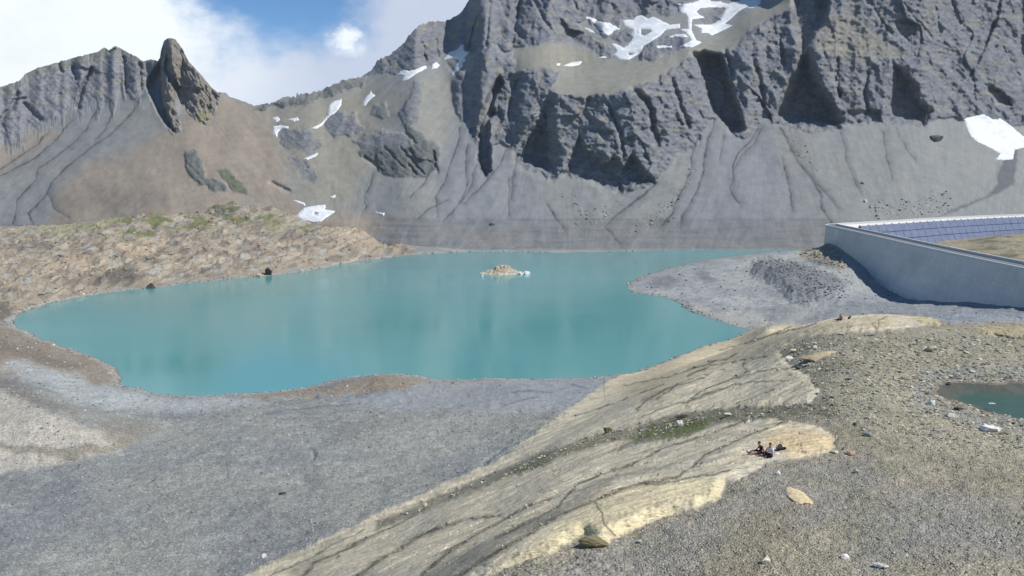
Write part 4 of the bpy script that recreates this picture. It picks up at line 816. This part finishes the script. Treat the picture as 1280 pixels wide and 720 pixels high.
def scatter(name, P3, size, cols, flat=.55, hi=False, label=None):
    n = len(P3); Vs, Fs, Cs = [], [], []; off = 0; ti = rng.integers(6 if hi else 0, 12 if hi else 6, n)
    for k in range(12):
        idx = np.where(ti == k)[0]
        if not len(idx): continue
        V, Fa = TPL[k]; m_ = len(idx); ang = rng.uniform(0, 6.28, m_); ca, sa = np.cos(ang), np.sin(ang)
        s = size[idx][:, None]; sx_ = s * rng.uniform(.7, 1.3, (m_, 1)); sy_ = s * rng.uniform(.6, 1.1, (m_, 1)); sz_ = s * flat * rng.uniform(.6, 1.3, (m_, 1))
        vx = V[None, :, 0] * sx_; vy = V[None, :, 1] * sy_; vz = V[None, :, 2] * sz_
        tx = rng.normal(0, .25, (m_, 1)); vz = vz + vx * tx
        x_ = vx * ca[:, None] - vy * sa[:, None]; y_ = vx * sa[:, None] + vy * ca[:, None]
        A_ = np.stack([x_ + P3[idx, 0:1], y_ + P3[idx, 1:2], vz + P3[idx, 2:3] + sz_ * .35], -1)
        Vs.append(A_.reshape(-1, 3)); Fs.append((Fa[None] + (np.arange(m_) * len(V))[:, None, None]).reshape(-1, 3) + off); off += m_ * len(V)
        Cs.append(np.repeat(cols[idx], len(V), 0))
    o = mesh_np(name, np.concatenate(Vs), np.concatenate(Fs), MR, col=np.concatenate(Cs), shade=False); return tag(o, kind='stuff')
visx = (PX2 > -60) & (PX2 < 1340) & (PY2 < 760)
def pick(mask, n):
    m_ = (mask * visx).ravel(); m_ = np.clip(m_, 0, None); p_ = m_ / m_.sum(); return rng.choice(len(p_), n, p=p_)
def field(name, mask, n, px_lo, px_hi, palette, flat=.5, power=2.2, hi=False):
    i = pick(mask, n); P3 = np.stack([XW.ravel()[i], YW.ravel()[i], ZW.ravel()[i]], -1) + np.stack([rng.normal(0, .1, n), rng.normal(0, .1, n), np.zeros(n)], -1)
    s = (px_lo + (px_hi - px_lo) * rng.uniform(0, 1, n) ** power) * P3[:, 1] / F / 2
    pal = lin(palette); c = pal[rng.integers(0, len(pal), n)] * rng.uniform(.8, 1.15, (n, 1)); return scatter(name, P3, s, c, flat, hi)
top = hilltop * (DD < 160) * (sp_ < 0)
rub = pmask(W1x, W1y, [(985,430),(1060,420),(1300,420),(1300,475),(1170,474),(1155,492),(1200,515),(1290,535),(1300,570),(1150,555),(1040,520),(1000,470)], 10) * (DD < 160)
pr = smooth(sp_, -7, -1.5) * (sp_ < 1)
PAL = [(176,168,140),(160,152,130),(140,134,118),(196,190,168),(122,118,106),(150,150,146)]
field('rubble', top * (rub * 1.0 + pr * 2.2) + .0, 6000, 1.4, 6.5, PAL, .38, 3.2)
field('stone_litter', top * (.25 + rub * .3) + .2 * strip, 12000, 1.0, 3.6, PAL + [(108,106,100), (190,184,170)], .5, 3.0)
field('strip_stones', strip * smooth(fbm(XW / 3, YW / 3, 3, 401), -.2, .4) + crk * .15 * (DD < 160), 700, 1.5, 6.5, PAL + [(90,88,78)], .5, 2.6, True)
field('plain_stones', plain * (sl > 2) * (DD < 330) * (1 - smoothflat * .8), 14000, .8, 3.8, [(140,144,146),(160,162,162),(118,120,122),(160,162,160),(112,114,116)], .5, 5.0)
field('shore_stones', (ring + .15 * smooth(6 - sl, 0, 4) * (sl > 0)) * (DD > 150), 2600, .8, 3.4, [(156,152,142),(150,146,136),(120,116,108),(180,178,170)], .6, 3.5)
field('shoulder_rocks', leftshoulder * (sl > 1) * (.3 + smooth(fbm(XW / 20, YW / 20, 3, 402), 0, .5)), 2600, 1.0, 4.5, [(160,146,122),(140,126,108),(178,150,116),(110,102,92),(164,160,150)], .5, 3.0)
field('spit_stones', (dk1 * .8 + spit * .05 + rockout + pmask(W2x, W2y, [(1000,345),(1025,352),(1030,370),(1010,372)], 4)) * (sl > .5) * (DD > 210), 2500, .9, 3.5, [(120,122,122),(98,100,102),(150,150,146),(80,82,84)], .6, 2.5)
# boulder fields on the scree
mi = rng.choice(bf.size, 700, p=(bf * (1 - rock)).ravel() / (bf * (1 - rock)).sum()); bx, by = QX.ravel()[mi] + rng.uniform(-.5, .5, 700), QY.ravel()[mi] + rng.uniform(-.5, .5, 700)
bd_ = mtn_d(bx, by); ba, bs = slopes(bx, by); cc = lin([(160,156,146),(120,118,114),(104,104,102),(168,165,156)])
scatter('scree_boulders', np.stack([ba * bd_, bd_, CAMZ + bs * bd_], -1), (.5 + 2.6 * rng.uniform(0, 1, 700) ** 5) * bd_ / F / 2 * 1.2, cc[rng.integers(0, 4, 700)], .7)

def boulder(label, px, py, w_, h_, c, seed, name='boulder', flat=None, rz=0, mtn=False, sink=.25, depth=.8, cuts=9, group=None):
    """w_, h_: size in photo pixels; py: foot of the stone"""
    if mtn:
        d = float(mtn_d(np.array([px]), np.array([py]))[0]); P = at_d(px, py, d)
    else: P = ground_at(px, py)
    k = P[1] / F; W = w_ * k; H = h_ * k
    V, Fa = rock_shape(4, seed, cuts, .10)
    V = V / (V.max(0) - V.min(0)) * 2
    V = V * np.array([W / 2, W / 2 * depth, H * (1 + sink) / 2]); V[:, 2] += H * (1 - sink) / 2
    ang = rz; ca, sa = math.cos(ang), math.sin(ang); V = np.stack([V[:, 0] * ca - V[:, 1] * sa, V[:, 0] * sa + V[:, 1] * ca, V[:, 2]], -1)
    col = np.tile(lin(c), (len(V), 1)) * (1 + .18 * fbm(V[:, 0] / (W * .2), V[:, 1] / (W * .2) + V[:, 2], 3, seed % 60))[:, None]
    o = mesh_np(name, V, Fa, MR, col=np.clip(col, 0, 1), shade=False); o.location = (float(P[0]), float(P[1] + W / 2 * depth * .5), float(P[2]))
    return tag(o, label, 'boulder' if name == 'boulder' else 'rock', group)
boulder('bright white angular rock on the mossy strip', 856, 533, 10, 8, (214,210,196), 601)
boulder('dark flat slab of rock leaning beside the white angular rock', 860, 523, 17, 4, (70,62,52), 602, depth=.6)
boulder('dark greenish boulder at the left end of the mossy strip', 764, 541, 12, 7, (84,82,60), 603)
boulder('pale block sitting in the rubble behind the mossy strip', 918, 521, 10, 5, (196,190,170), 604)
boulder('broad low tan slab lying in the rubble below the lone hiker', 1037, 446, 52, 5, (172,156,126), 605, sink=2.0, depth=.7, rz=.05, cuts=18)
boulder('pale rounded boulder alone behind the pond', 1176, 439, 15, 7, (186,178,150), 606)
boulder('white rounded boulder at the near left rim of the pond', 1180, 507, 9, 7, (206,202,192), 607)
boulder('long white slab at the near shore of the pond by the frame edge', 1260, 540, 26, 8, (214,210,200), 608, depth=.5, rz=-.25)
boulder('flat pale rock on the near pond shore right of the rounded boulder', 1208, 522, 14, 5, (196,192,178), 609)
boulder('dark rock with a shaded hollow on the near pond shore', 1215, 513, 11, 5, (92,84,72), 610)
boulder('small dark rock at the far edge of the pond', 1200, 481, 8, 3.5, (80,74,64), 612)
boulder('grey boulder with a shaded left side right of the tan rock pan', 1101, 546, 11, 7, (150,148,140), 613)
boulder('white triangular rock near the bottom edge below the seated pair', 975, 705, 13, 10, (214,206,180), 614, cuts=14)
boulder('flat white stone in the lower right gravel', 1080, 698, 12, 5, (206,204,192), 615)
boulder('long flat pale stone nearest the bottom right corner', 1130, 710, 19, 5, (196,192,176), 616)
boulder('small white stone on dark gravel below the seated pair', 987, 594, 6, 5, (212,210,200), 617)
boulder('flat pale stone in the cluster right of the yellow slab tip', 1059, 567, 11, 3.5, (196,184,160), 618)
boulder('reddish tan rock in the cluster right of the yellow slab tip', 1080, 569, 12, 5, (170,140,114), 619)
boulder('white stone halfway between the cluster and the tan slab patch', 1088, 591, 8, 5, (200,192,174), 621)
boulder('tan smooth rock patch bulging out of the dark gravel', 1018, 625, 26, 2.5, (204,184,146), 622, name='bedrock_knob', sink=.75, depth=2.4, cuts=3)
boulder('dark mossy boulder wedged in the hollow of the slab edge', 748, 684, 40, 12, (120,112,82), 623, depth=.5, rz=-.05, cuts=4)
boulder('small white topped stone on gravel below the slab edge', 807, 679, 8, 4, (176,176,172), 624)
boulder('white boulder at the left end of the rock pile below the hiker', 994, 451, 11, 6, (208,202,184), 625)
boulder('pale block behind the white boulder in the rock pile', 998, 441, 9, 5, (200,192,166), 626)
boulder('dark rock at the lower side of the rock pile', 1007, 461, 9, 4, (84,78,68), 628)
boulder('dark boulder alone high on the scree right of centre', 1172, 178, 17, 9, (84,84,86), 629, mtn=True)
boulder('small pale boulder low on the scree above the dam bend', 1082, 253, 5, 4, (196,194,186), 630, mtn=True)
boulder('small dark boulder on the scree left above the pale one', 1078, 230, 4, 3, (78,78,80), 631, mtn=True)
boulder('white stone on the grey plain at the foot of the slabs', 312, 697, 7, 5, (214,212,206), 632)
boulder('dark flat stone alone in the middle of the grey plain', 340, 618, 10, 3, (78,78,78), 633)
boulder('black boulder put in for the shade of a cleft at the brown shore waterline', 333, 344, 8, 9, (44,38,36), 635, depth=1.2)  # black stone stands in for the shade inside a shoreline crevice
boulder('pale rock beside the dark cleft at the waterline', 322, 346, 9, 4, (176,166,146), 636)
boulder('dark rock cluster at the brown shore left of the pale ledge', 184, 361, 12, 7, (72,66,64), 637)
boulder('dark flat rock on the gravel terrace above the far shore', 615, 281.5, 7, 3, (70,70,72), 638, mtn=True)

# islet in the lake
def islet():
    c = at_z(628, 342, 0); k = c[1] / F; nx, ny = 110, 60
    gx, gy = np.meshgrid(np.linspace(-1.15, 1.15, nx), np.linspace(-1.2, 1.2, ny))
    L = 28 * k; Wd = 9.0
    rr = np.sqrt(gx ** 2 + gy ** 2) + .12 * fbm(gx * 3, gy * 3, 4, 701)
    prof = np.interp(gx, [-1,-.8,-.45,-.3,-.05,.2,.5,.8,1], [0,.3,.5,.85,1,.85,.5,.25,.05])
    h = 4.4 * prof * smooth(1 - rr, 0, .75) + 1.0 * (fbm(gx * 5, gy * 5, 4, 702) + .6 * ridged(gx * 4 + gy * 2, gy * 5, 3, 703) - .3) * smooth(1 - rr, 0, .3) + .35 * smooth(1 - rr, -.02, .1) - 1.5 * smooth(rr, .98, 1.15)
    V = np.stack([gx * L, gy * Wd + 3, h], -1).reshape(-1, 3)
    C_ = np.zeros((V.shape[0], 3)); C_[:] = lin((176,162,138)); C_ += (lin((198,188,168)) - C_) * smooth(.55 - h.ravel(), 0, .3)[:, None]; C_ += (lin((118,108,98)) - C_) * (smooth(fbm(gx * 6, gy * 6, 3, 705), .15, .6).ravel() * .6)[:, None]
    o = mesh_np('rocky_islet', V, grid_quads(ny, nx), MR, col=C_, shade=False); o.location = (float(c[0]), float(c[1]), 0)
    tag(o, 'small tan rocky islet alone in the turquoise lake', 'islet')
islet()
def wrock(label, px, py, w_, h_, seed):
    P = at_z(px, py, 0); k = P[1] / F; V, Fa = rock_shape(4, seed, 9, .1); V = V / (V.max(0) - V.min(0)) * 2 * np.array([w_ * k / 2, w_ * k * .4, h_ * k * .75]); V[:, 2] += h_ * k * .3
    o = mesh_np('boulder', V, Fa, MR, col=np.tile(lin((216,214,206)), (len(V), 1)), shade=False); o.location = tuple(map(float, P)); tag(o, label, 'boulder', 'white rocks around the islet')
wrock('white rock at the right tip of the islet, farther out', 659, 342.5, 8, 4, 711); wrock('white rock between the islet and its outermost right rock', 650, 343, 6, 3, 712); wrock('small white rock at the left tip of the islet', 602.5, 346, 5, 3, 713)
P = at_z(1240, 505, PZ); V, Fa = rock_shape(4, 720, 9, .1); k = P[1] / F; V = V * np.array([4.5 * k, 3.5 * k, 1.2 * k]) + np.array([0, 0, .4 * k])
o = mesh_np('boulder', V, Fa, MR, col=np.tile(lin((196,200,194)), (len(V), 1)), shade=False); o.location = tuple(map(float, P)); tag(o, 'small pale stone breaking the surface of the pond', 'boulder')

# ================================================================== PEOPLE
def skin(name, joints, edges, radii, mat, parent, root=0, sub=2):
    me = bpy.data.meshes.new(name + '_base'); me.from_pydata(joints, edges, []); o = bpy.data.objects.new(name, me); COL.objects.link(o)
    o.modifiers.new('s', 'SKIN'); sv = me.skin_vertices[0].data if me.skin_vertices else None
    if sv is None:
        import bmesh
        bm = bmesh.new(); bm.from_mesh(me); bm.verts.layers.skin.verify(); bm.to_mesh(me); bm.free(); sv = me.skin_vertices[0].data
    for i, r_ in enumerate(radii):
        sv[i].radius = (r_, r_) if not isinstance(r_, tuple) else r_; sv[i].use_root = (i == root)
    s2 = o.modifiers.new('ss', 'SUBSURF'); s2.levels = s2.render_levels = sub
    dg = bpy.context.evaluated_depsgraph_get(); nm = bpy.data.meshes.new_from_object(o.evaluated_get(dg))
    o.modifiers.clear(); o.data = nm; bpy.data.meshes.remove(me); nm.name = name; nm.materials.clear(); nm.materials.append(mat)
    for p in nm.polygons: p.use_smooth = True
    o.parent = parent; return o
M_skin = mat_simple('tanned_skin', (170,120,94), .6, 8, .06, 0)
def cloth(n, c): return mat_simple(n, c, .9, 6, .12, .01)
def hand(V, E, Rr, wrist, at, dirv, side):
    """palm and five fingers, gently curled, growing from vertex index wrist"""
    d = np.array(dirv, float); d /= np.linalg.norm(d); s = np.array(side, float); s -= d * (s @ d); s /= np.linalg.norm(s); n = np.cross(d, s)
    def add(p, r_, par): V.append(tuple(p)); Rr.append(r_); E.append((par, len(V) - 1)); return len(V) - 1
    pm = add(np.array(at) + d * .05, .030, wrist)
    for k, (o_, l_) in enumerate(((-.030, .065), (-.010, .078), (.010, .073), (.030, .056))):
        a = add(np.array(at) + d * .085 + s * o_, .0095, pm); b = add(np.array(at) + d * (.085 + l_ * .5) + s * o_ * 1.15 + n * .006, .0085, a); add(np.array(at) + d * (.085 + l_) + s * o_ * 1.2 + n * .022, .007, b)
    t = add(np.array(at) + d * .04 - s * .045, .011, pm); add(np.array(at) + d * .075 - s * .062 + n * .012, .009, t)
def head_parts(V, E, Rr, neck, hx, face, root_hair, hair_c, hair_long):
    """head: skull, jaw and nose in the body surface"""
    f = np.array(face, float); f /= np.linalg.norm(f); h = np.array(hx, float)
    def add(p, r_, par): V.append(tuple(p)); Rr.append(r_); E.append((par, len(V) - 1)); return len(V) - 1
    a = add(h + f * .015 + np.array([0, 0, -.055]), .068, neck); b = add(h + np.array([0, 0, .02]), .088, a); add(h + np.array([0, 0, .075]), .066, b)
    return f, h
def dome(name, c, r_, mat, parent, zmin=-.2, face=None, cut=.35):
    V, Fa = ICO[2]; V = V * r_; f = np.array(face) if face is not None else np.zeros(3)
    keep = (V[:, 2] / max(r_) > zmin) & ((V @ f) / max(r_) < cut + np.clip(V[:, 2] / max(r_) * 1.2, -.3, 1.))
    Fa = Fa[keep[Fa].all(1)]; uq, inv = np.unique(Fa, return_inverse=True)
    return mesh_np(name, V[uq] + np.array(c), inv.reshape(Fa.shape), mat, parent)
def person(label, P, rz, pose, c_top, c_low, c_hair, c_shoe, lowlen=1.0, sleeve=True):
    root = empty('person', P, rz); tag(root, label, 'person'); root.scale = (1.12,) * 3
    J = pose; V, E, Rr = [], [], []
    def add(p, r_, par=None):
        V.append(tuple(p)); Rr.append(r_)
        if par is not None: E.append((par, len(V) - 1))
        return len(V) - 1
    hip = add(J['hip'], .125); sp = add(J['spine'], .115, hip); ch = add(J['chest'], .135, sp); nk = add(J['neck'], .055, ch)
    f, h = head_parts(V, E, Rr, nk, J['head'], J['face'], None, None, None)
    for s in ('L', 'R'):
        sh = add(J['sh' + s], .058, ch); el = add(J['el' + s], .042, sh); wr = add(J['wr' + s], .028, el)
        hand(V, E, Rr, wr, J['wr' + s], np.array(J['wr' + s]) - np.array(J['el' + s]), (0, 1 if s == 'L' else -1, .2))
        hp = add(J['hp' + s], .092, hip); kn = add(J['kn' + s], .062, hp); an = add(J['an' + s], .040, kn); add(J['to' + s], .034, an)
    skin('body', V, E, Rr, M_skin, root)
    jt = cloth('shirt_cloth', c_top); T = [J['hip'], J['spine'], J['chest'], tuple(np.array(J['chest']) * .5 + np.array(J['neck']) * .5)]; TE = [(0,1),(1,2),(2,3)]; TR = [.138,.132,.155,.078]
    for s in ('L', 'R'):
        mid = np.array(J['sh' + s]) * .35 + np.array(J['el' + s]) * .65 if sleeve else np.array(J['sh' + s]) * .8 + np.array(J['el' + s]) * .2
        T += [J['sh' + s], tuple(mid)]; TE += [(2, len(T) - 2), (len(T) - 2, len(T) - 1)]; TR += [.076, .062]
    skin('shirt', T, TE, TR, jt, root)
    lt = cloth('trouser_cloth', c_low); T = [J['spine'] if False else tuple(np.array(J['hip']) * .6 + np.array(J['spine']) * .4), J['hip']]; TE = [(0, 1)]; TR = [.135, .15]
    for s in ('L', 'R'):
        kn = np.array(J['kn' + s]); hp = np.array(J['hp' + s]); an = np.array(J['an' + s]); T.append(J['hp' + s]); TE.append((1, len(T) - 1)); TR.append(.112)
        T.append(tuple(kn if lowlen > .5 else hp * .15 + kn * .85)); TE.append((len(T) - 2, len(T) - 1)); TR.append(.085)
        if lowlen > .5: T.append(tuple(kn * .1 + an * .9)); TE.append((len(T) - 2, len(T) - 1)); TR.append(.060)
    skin('trousers', T, TE, TR, lt, root)
    hm = mat_simple('hair', c_hair, .7, 20, .2, .01); dome('hair', h + np.array([0, 0, .02]) - f * .012, np.array([.108, .10, .115]), hm, root, -.45, f, .25)
    sm = mat_simple('shoe', c_shoe, .7, 6, .1, 0)
    for s in ('L', 'R'):
        a, t = np.array(J['an' + s]), np.array(J['to' + s]); skin('shoe', [tuple(a * 1.0), tuple(a * .4 + t * .6), tuple(t + (t - a) * .35)], [(0,1),(1,2)], [.058, .052, .040], sm, root)
    ey = mat_simple('eye', (30,24,20), .3, 1, 0, 0); sd = np.cross(f, (0, 0, 1))
    for s in (-1, 1): dome('eye', h + f * .088 + sd * .03 * s + np.array([0, 0, .005]), np.array([.011] * 3), ey, root, -2, f, 9)
    for s in (-1, 1): dome('ear', h + sd * .088 * s - f * .005 + np.array([0, 0, -.01]), np.array([.022, .012, .032]), M_skin, root, -2, f, 9)
    dome('nose', h + f * .093 + np.array([0, 0, -.02]), np.array([.018, .014, .024]), M_skin, root, -2, f, 9)
    return root
sitA = dict(hip=(0,0,.13), spine=(.02,0,.33), chest=(-.03,0,.51), neck=(-.10,0,.64), head=(-.17,0,.75), face=(-1,0,-.35),
    shL=(-.02,-.19,.53), elL=(.10,-.24,.29), wrL=(.10,-.26,.08), shR=(-.04,.19,.53), elR=(-.14,.24,.30), wrR=(-.34,.18,.22),
    hpL=(-.05,-.10,.13), knL=(-.47,-.14,.17), anL=(-.88,-.17,.07), toL=(-.93,-.18,.19), hpR=(-.05,.10,.13), knR=(-.45,.15,.22), anR=(-.86,.15,.07), toR=(-.91,.16,.19))
sitB = dict(hip=(0,0,.13), spine=(.03,0,.33), chest=(.0,0,.52), neck=(-.03,0,.66), head=(-.06,0,.80), face=(-1,0,-.2),
    shL=(0,-.19,.54), elL=(-.14,-.26,.32), wrL=(-.33,-.15,.37), shR=(0,.19,.54), elR=(-.16,.25,.33), wrR=(-.36,.10,.44),
    hpL=(-.05,-.11,.13), knL=(-.34,-.36,.20), anL=(-.42,.04,.07), toL=(-.46,.17,.06), hpR=(-.05,.11,.13), knR=(-.36,.36,.20), anR=(-.52,-.04,.08), toR=(-.56,-.17,.06))
PA = ground_at(963, 567.5); PB = ground_at(975.5, 570.5)
person('person in a dark top sitting with legs stretched out on the slab', PA, R(6), sitA, (44,34,32), (70,44,58), (50,38,30), (60,54,44), .3, False)
person('person in a white shirt and dark trousers sitting cross-legged on the slab', PB, R(38), sitB, (226,228,232), (46,46,58), (26,20,18), (50,46,44))
PC = ground_at(1057.5, 400.5)
person('person in a pinkish red top sitting alone on the far rock crest', PC, R(20), sitA, (196,110,112), (26,24,28), (40,30,26), (30,28,28))
def backpack(label, P, s, c, c2, rz, lie=0):
    root = empty('backpack', P, rz); tag(root, label, 'backpack'); mt = cloth('pack_cloth', c); m2 = cloth('pack_trim', c2)
    V, Fa = ICO[4]; B = np.sign(V) * np.abs(V) ** .55 * np.array([.15, .12, .25]) * s; B[:, 2] += .22 * s; B[:, 0] *= 1 - .25 * np.clip(B[:, 2] / (.5 * s), 0, 1)
    def rot(Q): a = lie; ca, sa = math.cos(a), math.sin(a); return np.stack([Q[:, 0] * ca + Q[:, 2] * sa, Q[:, 1], np.abs(-Q[:, 0] * sa + Q[:, 2] * ca + .13 * s * abs(sa))], -1)
    mesh_np('pack_body', rot(B), Fa, mt, root)
    K = np.sign(V) * np.abs(V) ** .6 * np.array([.11, .055, .11]) * s + np.array([0, -.13, .15]) * s; mesh_np('front_pocket', rot(K), Fa, m2, root)
    K = np.sign(V) * np.abs(V) ** .6 * np.array([.135, .125, .05]) * s + np.array([0, 0, .45]) * s; mesh_np('top_flap', rot(K), Fa, m2, root)
    for sx_ in (-1, 1):
        q = [(sx_ * .07 * s, .11 * s, .40 * s), (sx_ * .085 * s, .19 * s, .30 * s), (sx_ * .09 * s, .17 * s, .15 * s), (sx_ * .08 * s, .11 * s, .05 * s)]
        q = [tuple(r_) for r_ in rot(np.array(q))]; skin('strap', q, [(0,1),(1,2),(2,3)], [.018 * s] * 4, m2, root, sub=1)
PK = ground_at(984, 564); backpack('dark grey backpack lying open behind the person in white', PK, 1.05, (64,64,72), (40,40,46), R(40), R(62))
PK = ground_at(989, 562); backpack('small black backpack lying at the right of the dark grey one', PK, .7, (40,42,46), (72,62,56), R(-30), R(75))
PK = ground_at(1066, 399); backpack('dark brown backpack beside the lone seated hiker', PK, 1.0, (62,52,38), (46,40,32), 0, R(50))
def heap(label, name, cat, P, sx_, sy_, sz_, c, seed):
    V, Fa = ICO[4]; V = V * (1 + .25 * fbm(V[:, 0] * 2 + seed, V[:, 1] * 2 + V[:, 2], 4, seed))[:, None]; V = V * np.array([sx_, sy_, sz_]); V[:, 2] = np.maximum(V[:, 2], -.02)
    o = mesh_np(name, V, Fa, cloth(name + '_cloth', c)); o.location = tuple(map(float, P)); tag(o, label, cat)
heap('white crumpled cloth lying beside the person in white', 'crumpled_cloth', 'cloth', ground_at(984, 568), .20, .16, .11, (224,226,230), 11)
heap('black jacket lying between the two seated people', 'black_bundle', 'bundle', ground_at(970, 566), .26, .16, .12, (26,24,30), 12)  # low black lump set between the pair


# ================================================================== AIR
def haze_box():
    import bmesh
    bm = bmesh.new(); bmesh.ops.create_cube(bm, size=1); me = bpy.data.meshes.new('haze'); bm.to_mesh(me); bm.free()
    o = bpy.data.objects.new('haze', me); COL.objects.link(o); o.scale = (9000, 3400, 620); o.location = (0, 1300, 210)
    m = bpy.data.materials.new('thin_mountain_air'); m.use_nodes = True; t = m.node_tree; t.nodes.clear()
    v = N(t, 'ShaderNodeVolumePrincipled', inp={'Density': .00005}); v.inputs['Color'].default_value = (.68, .82, 1.0, 1)
    ou = N(t, 'ShaderNodeOutputMaterial'); t.links.new(v.outputs[0], ou.inputs['Volume']); me.materials.append(m)
    tag(o, kind='stuff')
haze_box()
